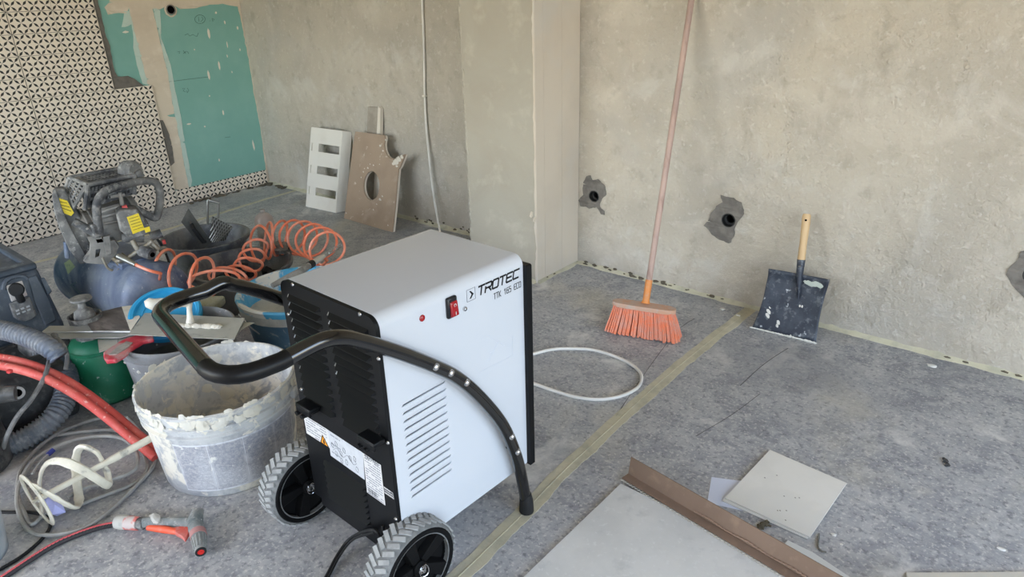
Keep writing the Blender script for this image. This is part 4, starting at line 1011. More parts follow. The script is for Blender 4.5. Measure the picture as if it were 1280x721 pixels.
# tools standing in the first dark tub
m_blade = mt('dark_blade', (92, 92, 88), .4, .6, layers=(((120, 118, 112), .6, 10, .45, .62),))
G = (D1.x, D1.y)
P = [vp(x, y, G, .05) for x, y in [(226.5, 277.5), (235.5, 260.5), (265, 303), (254, 311)]]
tr = thing('smoothing_trowel', 'flat dark steel trowel standing upright in the far dark tub', 'trowel', P[2])
ob('trowel_blade', MB().plate([P], -vn(G), .003), m_blade, tr, smooth=0)
ob('blade_rib', MB().tube([P[0].lerp(P[1], .5).lerp(P[2].lerp(P[3], .5), t_) + vn(G) * .008 for t_ in (.2, .8)], .006, 6), m_blade, tr)
ob('trowel_grip', MB().tube([P[0].lerp(P[1], .5).lerp(P[2].lerp(P[3], .5), t_) + vn(G) * (.008 if t_ in (.3, .85) else .05) for t_ in (.3, .36, .8, .85)], .012, 10), m_rubber, tr)
G2 = (D1.x + .02, D1.y + .08)
def q_(x, y): return vp(180 + x / 4.923, 240 + y / 4.923, G2)
rp_ = thing('rasp', 'steel mesh rasp with a looped frame handle in the far dark tub', 'rasp', q_(430, 300))
ob('frame_loop', MB().tube(crom([q_(x, y) for x, y in [(392, 200), (392, 60), (404, 54), (452, 66), (458, 76), (456, 160)]], 4), .007, 8), m_steel, rp_)
Q = [q_(395, 205), q_(420, 150), q_(545, 215), q_(500, 300), q_(400, 310)]
def qb(s, t_): return Q[1].lerp(Q[2], s).lerp(Q[4].lerp(Q[3], s), t_)
for k in range(9):
    ob('mesh_slat', MB().tube([qb(k / 8, 0), qb(max(0, k / 8 - .45), 1 if k / 8 >= .45 else k / 8 / .45)], .0035, 4), m_steel, rp_)
    ob('mesh_slat', MB().tube([qb(k / 8, 0), qb(min(1, k / 8 + .45), 1 if k / 8 <= .55 else (1 - k / 8) / .45)], .0035, 4), m_steel, rp_)
ob('mesh_backing', MB().plate([[p - vn(G2) * .008 for p in (qb(0, 0), qb(1, 0), qb(1, 1), qb(0, 1))]], -vn(G2), .002), m_blade, rp_, smooth=0)

# ================================================================== ORANGE COILED AIR HOSE
m_coil = mt('orange_hose', (232, 124, 88), .45, layers=(((236, 168, 142), .7, 16, .44, .64),), coat=.2)
start = [vp(158, 325, (2.35, -2.15), .1), vp(170, 331, (2.35, -2.15), .15), vp(187, 338, (2.35, -2.15), .2), vp(203, 342, (2.35, -2.15), .2)]
SEC = [([fl(198, 336, .36), fl(218, 340, .35), fl(240, 347, .34), fl(262, 352, .33)], 3.0, .100, .115),
       ([fl(262, 352, .33), fl(275, 346, .30), fl(292, 343, .28), fl(304, 340, .27)], 2.8, .095, .075),
       ([fl(304, 340, .27), fl(312, 330, .28), fl(316, 318, .29), fl(322, 306, .30)], 3.2, .068, .06),
       ([fl(322, 306, .30), fl(345, 298, .29), fl(372, 297, .29), fl(395, 303, .30), fl(412, 314, .30)], 8.0, .098, .100)]
hp_ = []; ang = math.pi * .9
for si, (P, tn, r0, r1) in enumerate(SEC):
    A_ = crom(P, 24); N = len(A_); steps = int(tn * 24)
    for i in range(steps + (si == 3)):
        x = i / steps * (N - 1); k = min(N - 2, int(x)); p = A_[k].lerp(A_[k + 1], x - k)
        T = (A_[min(N - 1, k + 12)] - A_[max(0, k - 12)]).normalized()
        if si == 3: T = (T + Vector((.35, -.5, 0))).normalized()
        u = (ez - T * ez.dot(T)).normalized(); v = T.cross(u); fr = i / steps; rr = r0 + (r1 - r0) * fr + .006 * noise.noise(Vector((ang, si, 0)))
        sq = (1, 1) if si in (0, 3) else ((.45, 1.2) if si == 1 else (.8, 1.0))
        hp_.append(p + u * math.cos(ang) * rr * sq[0] + v * math.sin(ang) * rr * sq[1]); ang += 2 * math.pi / 24
endp = [fl(409, 325, .33), fl(404, 322, .335)]
coil = thing('coiled_air_hose', 'orange coiled air hose stretched from the compressor over the tubs', 'hose', hp_[0])
ob('hose_coil', MB().tube(crom(start, 5)[:-1] + [start[-1].lerp(hp_[0], .5)] + hp_ + endp, .0074, 7), m_coil, coil)
ob('end_fitting', MB().tube([start[0] - (start[1] - start[0]) * .8, start[0], start[1]], [.016, .014, .011], 12), m_steel, coil)
g = [fl(405, 320, .345), fl(391, 329, .345), fl(386, 332, .345), fl(376, 339, .345), fl(340, 357, .325)]
bg_ = thing('blow_gun', 'grey air gun with silver coupling lying across the blue tub', 'air gun', g[3])
ob('coupling', MB().tube([g[0], g[0].lerp(g[1], .3), g[1]], [.010, .015, .015], 12), mt('silver', (206, 204, 198), .35, .6), bg_)
ob('collar', MB().tube([g[1], g[2]], .019, 12), m_rubber, bg_)
ob('grip', MB().tube([g[2], g[3], g[3].lerp(g[4], .5), g[4]], [.016, .018, .016, .012], 12), dusty('grip_grey', (112, 108, 102), .5), bg_)
ob('spring_guard', MB().tube([g[0] + (g[0] - g[1]) * (k / 60) * 1.6 + Vector((0, .011 * math.cos(k), .011 * math.sin(k))) for k in range(60)], .002, 5), m_steel, bg_)

# ================================================================== AIR COMPRESSOR
m_tank = mt('tank_blue', (48, 70, 108), .5, .1, layers=(((140, 150, 168), .95, 2.0, .36, .54, .6), ((150, 158, 168), .6, 9, .52, .66), ((206, 208, 206), .8, 46, .66, .70)))
m_cage = dusty('compressor_plastic', (54, 56, 61), .6, .7, 6, ((176, 174, 170), 60, .66))
m_alu = mt('dusty_casting', (128, 126, 122), .6, .4, layers=(((164, 160, 154), .8, 8, .42, .6), ((86, 84, 82), .6, 20, .55, .66)), bump=((.3, 40, .003),))
m_yel = mt('yellow_sticker', (226, 200, 40), .5, layers=(((206, 186, 70), .6, 14, .5, .64),)); m_yp = mt('sticker_print', (92, 82, 40), .7)
G = (2.15, -2.12)
T0, T1 = Vector((1.70, -2.17, .265)), Vector((2.50, -2.10, .265)); TRr = .172; td = (T1 - T0).normalized(); TLn = (T1 - T0).length
cmp_ = thing('air_compressor', 'blue tank air compressor with grey dusty motor cage and dark handle by the tiled wall', 'compressor', ((T0.x + T1.x) / 2, (T0.y + T1.y) / 2, 0))
pr = [(0, 0)] + [(TRr * math.sin(a), .075 - .075 * math.cos(a)) for a in [k * math.pi / 14 for k in range(1, 8)]] + [(TRr + .002, .085), (TRr, .09)]
pr += [(TRr, TLn - .09), (TRr + .002, TLn - .085)] + [(TRr * math.sin(a), TLn - .075 + .075 * math.cos(a)) for a in [k * math.pi / 14 for k in range(7, 0, -1)]] + [(0, TLn)]
tank = ob('tank', MB().lathe(pr, T0, td, 48), m_tank, cmp_, smooth=60)
for s in (.2, .8):
    c = T0.lerp(T1, s); pp = Vector((-td.y, td.x, 0))
    for sg in (-1, 1):
        ob('tank_leg', MB().hexa([c + pp * sg * .10 - td * .02 + Vector((0, 0, -.265)), c + pp * sg * .10 + td * .02 + Vector((0, 0, -.265)), c + pp * sg * .14 + td * .02 + Vector((0, 0, -.265)), c + pp * sg * .14 - td * .02 + Vector((0, 0, -.265)),
            c + pp * sg * .08 - td * .02 + Vector((0, 0, -.13)), c + pp * sg * .08 + td * .02 + Vector((0, 0, -.13)), c + pp * sg * .11 + td * .02 + Vector((0, 0, -.11)), c + pp * sg * .11 - td * .02 + Vector((0, 0, -.11))]), m_tank, cmp_)
ob('tank_bracket', MB().tube([vp(84, 322, G, .02), vp(82, 302, G, .02)], .010, 8), m_tank, cmp_)
def tk(px, py, dr=.0):
    r = ray(px, py)
    for i in range(600):
        t_ = (2.2 + 3.0 * i / 599) / F; p = CAM + r * t_; q = p - T0; q2 = q - td * q.dot(td)
        if q2.length < TRr + dr: return p
    return p
ob('tank_label', MB().plate([[tk(x, y, .002) for x, y in [(80, 329), (87, 324), (94, 333), (85, 343)]]], (CAM - T0).normalized(), .0012), mt('green_label', (150, 170, 140), .7, layers=(((120, 140, 124), .6, 40, .5, .6),)), tank, smooth=0)
ob('tank_label', MB().plate([[tk(x, y, .002) for x, y in [(87, 356), (95, 352), (101, 368), (93, 376)]]], (CAM - T0).normalized(), .0012), mt('faded_label', (96, 116, 128), .7), tank, smooth=0)
def V(x, y, o=0.): return vp(x, y, G, o)
nG = vn(G)
def polyV(name, px, off, th, m, par=None, hl=(), **k):
    return ob(name, MB().plate([[V(*p, off) for p in px]] + [[V(*p, off) for p in h] for h in hl], -nG, th), m, par or cmp_, **k)
# saddle under the pump
ob('saddle_plate', MB().hexa([Vector((1.98, -2.20, .41)), Vector((2.34, -2.20, .41)), Vector((2.34, -2.04, .41)), Vector((1.98, -2.04, .41)), Vector((1.98, -2.20, .44)), Vector((2.34, -2.20, .44)), Vector((2.34, -2.04, .44)), Vector((1.98, -2.04, .44))]), m_tank, cmp_, bevel=.004)
# left fan shroud
sh = polyV('fan_shroud', [(65, 242), (70, 237), (80, 236), (90, 252), (100, 270), (110, 290), (114, 312), (112, 326), (104, 331), (92, 318), (80, 292), (70, 268)], .02, .07, m_cage, bevel=.012, bseg=3)
polyV('shroud_rim', [(65, 242), (70, 237), (78, 262), (92, 292), (108, 320), (110, 328), (100, 330), (86, 312), (74, 285), (67, 262)], .035, .02, m_cage, sh, bevel=.004)
polyV('yellow_label', [(71.5, 247), (84, 251), (92.5, 266), (89, 270), (76, 265)], .026, .004, m_yel, sh, smooth=0)
for (a, b) in [((75, 252), (84, 254)), ((76, 256), (87, 259)), ((78, 260), (89, 264))]:
    ob('label_print', MB().tube([V(*a, .028), V(*b, .028)], .0014, 4), m_yp, sh)
# motor cage: top, front and end faces with real slots, dark box inside as painted shade
c8 = {}
zt = .80
A0, A1, A2, A3 = V(87, 222, -.06), V(148, 211, -.12), V(168, 219, .03), V(110, 231, .09)
Bf0, Bf1 = V(106, 262, .10), V(168, 243, .04); Bl = V(84, 232, -.02)
def quadgrid(name, a, b, c, d, nx, ny, th, fx=.6, fy=.55, mx_=.1, my=.14, m=m_cage):
    nrm = (b - a).cross(d - a).normalized()
    if nrm.dot(CAM - a) < 0: nrm = -nrm
    def Q(s, t_): return a.lerp(b, s).lerp(d.lerp(c, s), t_)
    # keep it planar
    def PQ(s, t_): p = Q(s, t_); return p - nrm * (p - a).dot(nrm)
    hs_ = []
    for j in range(ny):
        for i in range(nx):
            s0 = mx_ + (1 - 2 * mx_) * (i + (1 - fx) / 2) / nx; s1 = mx_ + (1 - 2 * mx_) * (i + (1 + fx) / 2) / nx
            t0 = my + (1 - 2 * my) * (j + (1 - fy) / 2) / ny; t1 = my + (1 - 2 * my) * (j + (1 + fy) / 2) / ny
            hs_.append([PQ(s0, t0), PQ(s1, t0), PQ(s1, t1), PQ(s0, t1)])
    return MB().plate([[PQ(0, 0), PQ(1, 0), PQ(1, 1), PQ(0, 1)]] + hs_, -nrm, th)
cg = ob('motor_cage', quadgrid('t', A0, A1, A2, A3, 10, 4, .006, .62, .5, .14, .12), m_cage, cmp_, smooth=0)
ob('cage_front', quadgrid('f', A3, A2, Bf1, Bf0, 11, 3, .006, .62, .55, .08, .10), m_cage, cg, smooth=0)
Cl0, Cl1 = V(82, 236, -.04), V(101, 265, .08)
ob('cage_end', quadgrid('e', A0, A3, Cl1, Cl0, 3, 6, .006, .6, .55, .12, .08), m_cage, cg, smooth=0)
for e0_, e1_ in ((A0, A3), (A3, A2), (A2, A1), (A0, A1), (A3, Bf0), (A2, Bf1), (A0, Cl0)):
    ob('cage_edge', MB().tube([e0_, e1_], .010, 8), m_cage, cg)
k_ = .88; ctr = (A0 + A2 + Bf0 + Bf1) / 4 - nG * .05
core = [ctr + (p - ctr) * .95 for p in (Bf0 - nG * .13, Bf0, Bf1, Bf1 - nG * .13, A0, A3, A2, A1)]
ob('cage_shade', MB().hexa(core), mt('cage_dark', (34, 34, 36), .8), cg)  # dark box put in so the cage openings look shaded
# motor body with cooling fins below the cage
mc0, mc1 = V(102, 286, -.03), V(172, 262, -.07)
ob('motor_body', MB().tube([mc0, mc0.lerp(mc1, .5), mc1], [.075, .08, .075], 20), m_alu, cmp_)
for k in range(9):
    s = .1 + .1 * k; c = mc0.lerp(mc1, s); ob('cooling_fin', MB().lathe([(.078, -.003), (.094, -.003), (.094, .003), (.078, .003)], c, mc1 - mc0, 20, closed=True), m_alu, cmp_)
# round filter at the back end
f0, f1 = V(156, 214, -.08), V(170, 214, -.02)
ob('air_filter', MB().tube([f0, f0.lerp(f1, .2), f0.lerp(f1, .8), f1], [.040, .052, .052, .036], 20), m_cage, cmp_)
ob('filter_neck', MB().tube([f1, V(176, 222, -.02)], .022, 12), m_cage, cmp_)
# handle hoop
H_ = [V(92, 277, .12), V(104, 283, .13), V(118, 291, .14), V(124, 290, .14), V(121.5, 272, .14), V(121, 256, .13), V(127, 243, .12), V(138, 236, .10), V(155, 231, .07), V(172, 227, .03), V(186, 226, -.01), V(195, 229, -.03), V(199.5, 238, -.04), V(200, 252, -.05), V(197.5, 266, -.05), V(194, 272, -.05), V(184, 268, -.05), V(168, 260, -.04), V(160, 256, -.04)]
ob('carry_handle', MB().tube(crom(H_, 5), .019, 12), m_cage, cmp_)
ob('handle_foot', MB().obox(V(119, 287, .13), Vector((.03, 0, .0)), Vector((0, .02, 0)), Vector((0, 0, .032))), m_cage, cmp_, bevel=.008)
for (x, y) in [(95, 280), (109, 286)]: ob('handle_bolt', MB().lathe([(0, .004), (.006, .002), (.006, -.004)], V(x, y, .150), nG, 10), m_alu, cmp_)
# pump castings
polyV('crank_case', [(120, 262), (150, 254), (156, 268), (154, 300), (132, 306), (120, 296), (116, 280)], .05, .12, m_alu, bevel=.008)
polyV('pump_foot', [(109, 296), (126, 294), (130, 302), (143, 300), (149, 308), (144, 320), (134, 331), (108, 329), (104, 326), (112, 316), (113, 305)], .13, .05, m_alu, hl=[[(120, 312), (126, 311), (124, 320), (119, 322)]], bevel=.004)
polyV('pump_rib', [(129, 296), (137, 294), (140, 318), (132, 320)], .145, .02, m_alu, bevel=.003)
for (a, b, r) in [((124, 266), (150, 258), .010), ((126, 272), (148, 266), .008), ((130, 280), (148, 276), .007), ((104, 262), (112, 254), .010), ((150, 240), (154, 262), .010), ((138, 246), (156, 243), .009)]:
    ob('cross_bar', MB().tube([V(*a, .06), V(*b, .06)], r, 8), m_alu, cmp_)
# pressure switch with stickers
ps = polyV('pressure_switch', [(145, 268), (150, 263), (172, 262), (188, 284), (187, 292), (163, 300), (150, 288)], .16, .10, m_cage, bevel=.008, bseg=2)
polyV('yellow_label', [(158.5, 271.5), (173, 266.5), (181, 287), (166, 292.5)], .163, .003, m_yel, ps, smooth=0)
for t_ in (0, 1, 2, 3, 4): ob('label_print', MB().tube([V(161 + t_ * 1.4, 274 + t_ * 3.4, .164), V(173 + t_ * 1.5, 270 + t_ * 3.4, .164)], .0010, 4), m_yp, ps)
polyV('small_label', [(180, 285), (187, 283), (188, 289), (182, 291)], .163, .003, m_yel, ps, smooth=0)
rk_ = ob('red_switch', MB().tube([V(154, 262, .10), V(160, 260, .10)], .018, 10), dusty('red_knob', (200, 50, 50), .3), ps)
ob('switch_base', MB().tube([V(152, 297, .12), V(180, 297, .12)], .022, 10), m_cage, cmp_)
# regulator, fittings, pipes
ob('regulator_knob', MB().tube([V(176, 312, .12), V(178, 313, .16), V(190, 318, .20)], [.024, .030, .027], 16), m_cage, cmp_)
ob('regulator_cap', MB().tube([V(190, 318, .20), V(191, 318.5, .205)], .012, 12), m_dark, cmp_)
m_br = dusty('brass', (128, 118, 98), .6, .5, 12, metal=.5)
for (a, b, r) in [((150, 318), (160, 326), .014), ((160, 322), (190, 302), .010), ((141, 322), (152, 333), .010), ((148, 336), (156, 342), .020), ((165, 300), (172, 312), .012), ((186, 300), (198, 312), .012), ((146, 327), (156, 322), .016)]:
    ob('brass_fitting', MB().tube([V(*a, .16), V(*b, .17)], r, 10), m_br, cmp_)
ob('gauge', MB().lathe([(0, .012), (.016, .012), (.020, .008), (.020, 0)], V(204, 312, .12), nG, 18), m_br, cmp_)
ob('dark_outlet', MB().tube([V(188, 296, .10), V(202, 291, .10)], .022, 12), m_cage, cmp_)
ob('red_valve', MB().tube([V(203, 303, .10), V(207, 302, .10)], .012, 8), MC['red_knob'], cmp_)
ob('blue_plug', MB().tube([V(178, 336, .14), V(186, 340, .14)], .018, 10), mt('blue_plastic', (40, 84, 168), .5), cmp_)
ob('air_pipe', MB().tube(crom([V(128, 322, .14), V(136, 336, .15), V(150, 338, .15), V(166, 330, .15), V(176, 322, .14)], 5), .006, 8), m_br, cmp_)
ob('power_lead', MB().tube(crom([V(194, 296, .08), V(204, 310, .1), V(212, 330, .1), V(216, 350, .1)], 5), .006, 6), m_rubber, cmp_)

# ================================================================== DARK BLUE VACUUM BODY AT THE LEFT
m_vac = mt('vacuum_plastic', (52, 62, 74), .5, layers=(((84, 92, 102), .75, 4, .42, .62), ((120, 126, 132), .5, 16, .55, .68), ((180, 184, 186), .8, 60, .68, .72)))
ZT = .50; K1 = fl(46, 331, ZT); K2 = fl(84, 410, .19)            # far upper and far lower corner of the face towards +X
fd = Vector((K2.x - K1.x, 0, K2.z - K1.z)).normalized(); nf = Vector((-fd.z, 0, fd.x))
if nf.x < 0: nf = -nf
YE = -3.25; BD = .46
vac = thing('workshop_vacuum', 'dark blue grey vacuum housing with a socket plate at the left picture edge', 'vacuum', (K1.x - .2, -2.85, 0))
def FP(x, y, o=0.): return pn(x, y, K1 + nf * o, nf)
yr0, yr1 = K1.y, FP(84, 408).y
sec = [Vector((K1.x, K1.y, ZT - .012)), Vector((K2.x, K2.y, .19)), Vector((K2.x, YE, .19)), Vector((K1.x, YE, ZT - .012))]
bk_ = [Vector((K1.x - BD, K1.y, ZT - .012)), Vector((K2.x - BD, K2.y, .19)), Vector((K2.x - BD, YE, .19)), Vector((K1.x - BD, YE, ZT - .012))]
ob('housing', MB().hexa([bk_[1], bk_[2], sec[2], sec[1], bk_[0], bk_[3], sec[3], sec[0]]), m_vac, vac, bevel=.022, bseg=3)
def TP(a, b, z=0.): return Vector((K1.x - a, K1.y - b, ZT + z))
LY = K1.y - YE
ob('tray_rim', MB().plate([[TP(0, 0, -.02), TP(BD, 0, -.02), TP(BD, LY, -.02), TP(0, LY, -.02)], [TP(.075, .035, -.02), TP(BD - .03, .035, -.02), TP(BD - .03, LY - .04, -.02), TP(.075, LY - .04, -.02)]], (0, 0, 1), .03), m_vac, vac, bevel=.009, bseg=2)
ob('side_panel', MB().plate([[FP(x, y, -.001) for x, y in [(34, 347), (45, 343), (60, 372), (70, 400), (56, 407), (44, 382)]]], nf, .012), m_vac, vac, bevel=.005)
ob('latch', MB().plate([[FP(x, y, -.001) for x, y in [(50, 348), (54, 346), (64, 364), (59, 369)]]], nf, .016), m_vac, vac, bevel=.004)
ob('socket_arch', MB().tube(crom([FP(x, y, .002) for x, y in [(4, 362), (7, 352), (16, 346.5), (28, 345.5), (34, 349)]], 5), .010, 8), m_vac, vac)
so_ = ob('socket_plate', MB().plate([[FP(x, y, -.001) for x, y in [(7, 357), (27, 350.5), (34, 369), (14, 377)]]], nf, .009), mt('socket_plate', (198, 192, 186), .5, layers=(((206, 168, 158), .6, 12, .56, .66),)), vac, bevel=.003)
ob('plug', MB().tube([FP(20.5, 362, .008), FP(20.5, 362, .045)], [.031, .025], 16), m_rubber, so_)
ob('plug_lead', MB().tube([FP(21, 362, .03), FP(24, 370, .028), FP(27, 376, .014)], .016, 10), m_rubber, so_)
cvv = ob('socket_cover', MB().plate([[FP(x, y, -.001) for x, y in [(10, 379), (36, 370), (45, 393), (40, 398), (28, 402), (22, 400), (16, 396)]]], nf, .018), dusty('cover_grey', (70, 74, 80), .5), vac, bevel=.006)
for (x, y) in [(22, 388), (28, 385.5), (35, 383), (23, 392), (30, 389.5), (36, 387)]:
    ob('cover_bar', MB().obox(FP(x, y, .019), (FP(x + 2, y - .8, .019) - FP(x, y, .019)), fd * .0035, nf * .003), mt('pale_bar', (176, 180, 184), .6), cvv)
ob('lower_skirt', MB().hexa([Vector((K2.x - BD - .02, YE - .02, 0)), Vector((K2.x + .03, YE - .02, 0)), Vector((K2.x + .03, K2.y + .0, 0)), Vector((K2.x - BD - .02, K2.y + .0, 0)),
    Vector((K2.x - BD, YE, .2)), Vector((K2.x + .02, YE, .2)), Vector((K2.x + .02, K2.y - .01, .2)), Vector((K2.x - BD, K2.y - .01, .2))]), dusty('skirt_black', (30, 33, 38), .3), vac, bevel=.012)

# black canister vacuum with blue band
K = fl(2, 560, 0); K = Vector((2.80, -3.04, 0))
kv = thing('canister_vacuum', 'black dusty canister vacuum with a blue band behind the red hoses at the left edge', 'vacuum', K)
m_kb = dusty('canister_black', (26, 27, 30), .28, .45, 7)
ob('canister_body', MB().lathe([(0, 0), (.125, 0), (.135, .012), (.138, .11), (.132, .20), (.10, .225), (.085, .30), (.07, .32), (0, .32)], K, seg=36), m_kb, kv)
GV = (2.62, -2.74); nV = vn(GV)
lo = [vp(-70, 412, GV, .09), vp(74, 425, GV, .09)]
q0, q1 = Vector((lo[0].x, lo[0].y, 0)), Vector((lo[1].x, lo[1].y, 0)); hh = .24
ob('dark_filler', MB().hexa([q0, q1, q1 - nV * .2, q0 - nV * .2, q0 + ez * hh, q1 + ez * hh, q1 - nV * .2 + ez * hh, q0 - nV * .2 + ez * hh]), dusty('filler_black', (24, 26, 29), .12), kv, bevel=.03, bseg=3)  # black box added to fill the dark area behind the canister
ob('blue_band', MB().lathe([(.090, .272), (.096, .274), (.095, .290), (.088, .292)], K, seg=36, closed=True), mt('blue_band', (40, 110, 160), .5), kv)
pt = vp(22, 491, (K.x, K.y), .13); p0 = Vector((K.x, K.y, pt.z)) + (pt - Vector((K.x, K.y, pt.z))) * .35
ob('hose_port', MB().tube([p0, pt], [.034, .028], 20), m_kb, kv)
ob('port_ring', MB().lathe([(.014, .002), (.020, .004), (.0235, .002), (.0235, -.004), (.014, -.004)], pt, (CAM - pt).normalized(), 24, closed=True), dusty('port_grey', (140, 140, 142), .5), kv)
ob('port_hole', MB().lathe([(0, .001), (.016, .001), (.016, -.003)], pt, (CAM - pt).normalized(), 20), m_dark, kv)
ob('red_clip', MB().ball(vp(12, 464, (K.x, K.y), .1), .012, 1, (1.4, 1, .7)), MC['red_knob'], kv)

# corrugated hoses
def ribbed(name, P, r, m, lab, pitch=.0165, h=.26):
    P = crom(P, 16); out = [P[0]]; acc = 0
    L = [0]
    for a, b in zip(P, P[1:]): L.append(L[-1] + (b - a).length)
    n_ = int(L[-1] / (pitch / 4)); k = 0; pts = []; rs = []
    for i in range(n_ + 1):
        s = L[-1] * i / n_
        while k < len(P) - 2 and L[k + 1] < s: k += 1
        pts.append(P[k].lerp(P[k + 1], (s - L[k]) / max(1e-6, L[k + 1] - L[k]))); rs.append(r * (1 + h * (.5 + .5 * math.cos(2 * math.pi * s / pitch)) - h * .5))
    t = thing(name, lab, 'hose', (pts[0].x, pts[0].y, min(q.z for q in pts) - r)); ob('hose_wall', MB().tube(pts, rs, 14), m, t, smooth=180)
    return t, pts
m_h1 = dusty('hose_greyblue', (86, 96, 112), .5, .6, 8); m_h2 = dusty('hose_slate', (64, 76, 90), .5, .6, 8)
t1, q1 = ribbed('vacuum_hose', [fl(-60, 406, .42), fl(-20, 409, .42), fl(5, 413, .42), fl(28, 419, .415), fl(48, 427, .40), fl(64, 436, .38), fl(74, 446, .35)], .034, m_h1, 'pale blue grey corrugated hose under the vacuum housing at the left')
t2, q2 = ribbed('vacuum_hose', [fl(50, 438, .22), fl(68, 446, .21), fl(80, 462, .19), fl(84, 482, .16), fl(79, 503, .12), fl(66, 523, .09), fl(45, 540, .06), fl(20, 553, .045), (fl(-10, 562, .045)), fl(-50, 566, .045)], .040, m_h2, 'dark slate corrugated hose curving down to the floor at the left')
ob('hose_cuff', MB().tube([fl(36, 430, .23), fl(42, 434, .225), fl(50, 438, .22), fl(55, 440, .215)], [.044, .047, .047, .043], 16), m_kb, t2)

# green canister with black pump cap
GRC = Vector((2.655, -2.475, 0))
gc = thing('pressure_sprayer', 'green dusty canister with a black pump knob between the hoses and the grey bucket', 'canister', GRC)
m_gr = mt('green_paint', (22, 112, 78), .5, layers=(((52, 128, 100), .8, 4, .44, .62), ((160, 190, 176), .6, 7, .60, .70), ((190, 204, 196), .8, 40, .67, .70)))
ob('canister_body', MB().lathe([(0, 0), (.105, 0), (.118, .015), (.118, .22), (.113, .245), (.10, .27), (.08, .285), (0, .29)], GRC, seg=40), m_gr, gc)
ob('neck_ring', MB().lathe([(.118, .235), (.121, .238), (.121, .246), (.116, .25)], GRC, seg=40, closed=True), m_gr, gc)
kn = vp(103, 385, (GRC.x, GRC.y)); kc = Vector((kn.x, kn.y, 0)); m_kn = dusty('knob_black', (52, 52, 54), .6)
hp0 = Vector((kn.x, kn.y, .285))
ob('pump_cup', MB().lathe([(.045, 0), (.055, 0), (.064, kn.z - .285 - .03), (.058, kn.z - .285 - .03), (.045, .01)], hp0, ez, 28, closed=True), m_kn, gc)
ob('pump_stem', MB().lathe([(0, -.0), (.045, 0), (.040, kn.z - .285 - .03), (.034, kn.z - .285 - .01), (.016, kn.z - .285 + .002), (.014, kn.z - .285 + .03), (0, kn.z - .285 + .03)], hp0, ez, 24), m_kn, gc)
ob('pump_knob', MB().lathe([(0, -.006), (.036, -.006), (.042, .0), (.040, .007), (.02, .010), (0, .008)], vp(101, 374, (GRC.x, GRC.y)), ez, 24), m_kn, gc)

# ================================================================== TROWELS ON THE GREY BUCKET
m_tb = mt('trowel_blade', (172, 173, 166), .5, .15, layers=(((186, 186, 179), .7, 6, .42, .62), ((128, 130, 126), .6, 20, .55, .66)))
def floor_plate(px, z, th): P = [fl(*p, z) for p in px]; return MB().plate([P], (0, 0, -1), th)
ft_ = thing('plastering_trowel', 'steel plastering trowel with white plaster coated handle on the grey bucket', 'trowel', fl(230, 405, .365))
ob('trowel_blade', floor_plate([(181, 391), (306, 397.5), (293, 424), (160, 418)], .372, .002), m_tb, ft_, smooth=0)
m_wp = mt('caked_plaster', (224, 220, 208), .9, layers=(((196, 192, 182), .7, 16, .46, .62),), bump=((.5, 30, .006),))
a, b = fl(203, 406, .375), fl(272, 408, .375)
mb = MB()
for k in range(20):
    mb.ball(a.lerp(b, k / 19), random.uniform(.010, .017), 2, (1.4, 1, .5), .6)
ob('plaster_rib', mb, m_wp, ft_, kind='stuff')
p0, p1 = fl(238, 403, .38), vp(236, 379, (fl(238, 403, .38).x, fl(238, 403, .38).y))
ob('post', MB().tube([p0, p0.lerp(p1, .3), p0.lerp(p1, .7), p1], [.017, .012, .010, .014], 10), m_wp, ft_)
gA, gB = vp(181, 380, (p0.x, p0.y)), vp(236, 377, (p0.x, p0.y))
ob('handle', MB().tube([gA.lerp(gB, k / 12) + Vector((0, 0, .003 * math.sin(k * 2.1))) for k in range(13)], [.012] + [.021 + .003 * math.sin(k * 1.7) for k in range(11)] + [.016], 12), m_wp, ft_)
mb = MB()
for k in range(5): mb.ball(gA.lerp(gB, .25 + .07 * k) + nG * .016 + Vector((0, 0, .004 * math.sin(k * 2))), .007, 1, (1, 1, .8), .7)
ob('blue_flecks', mb, mt('blue_fleck', (112, 134, 172), .8), ft_, kind='stuff')
# scratched float blade
sf = thing('taping_knife', 'wide steel blade scratched dark with a white plastered end, lying left of the trowel', 'blade', fl(140, 400, .36))
m_sc = mt('scratched_blade', (104, 98, 96), .6, .2, layers=(((140, 134, 132), .7, 14, .44, .6), ((80, 76, 76), .6, 40, .5, .62)), stretch=(.3, 1, 1))
ob('blade_plate', floor_plate([(103, 395), (152, 383), (163, 414), (116, 415)], .366, .0018), m_sc, sf, smooth=0)
ob('plastered_end', floor_plate([(152, 383), (165.5, 381.5), (175, 396), (163, 414)], .367, .003), m_wp, sf, smooth=0)
# aluminium darby
dbq = thing('straightedge', 'long aluminium plasterer straightedge lying across to the grey bucket', 'straightedge', fl(110, 415, .35))
ob('upper_face', floor_plate([(62, 407), (115, 407), (116, 413), (190, 413), (186, 414), (54, 413)], .362, .004), mt('aluminium', (178, 180, 178), .4, .5, layers=(((156, 158, 156), .6, 8, .45, .62),)), dbq, smooth=0)
ob('lower_face', floor_plate([(54, 413), (186, 413), (150, 421.5), (44, 423)], .358, .004), MC['aluminium'], dbq, smooth=0)
ob('profile_ridge', MB().tube([fl(54, 414.5, .364), fl(170, 414.5, .364)], .004, 6), MC['aluminium'], dbq)
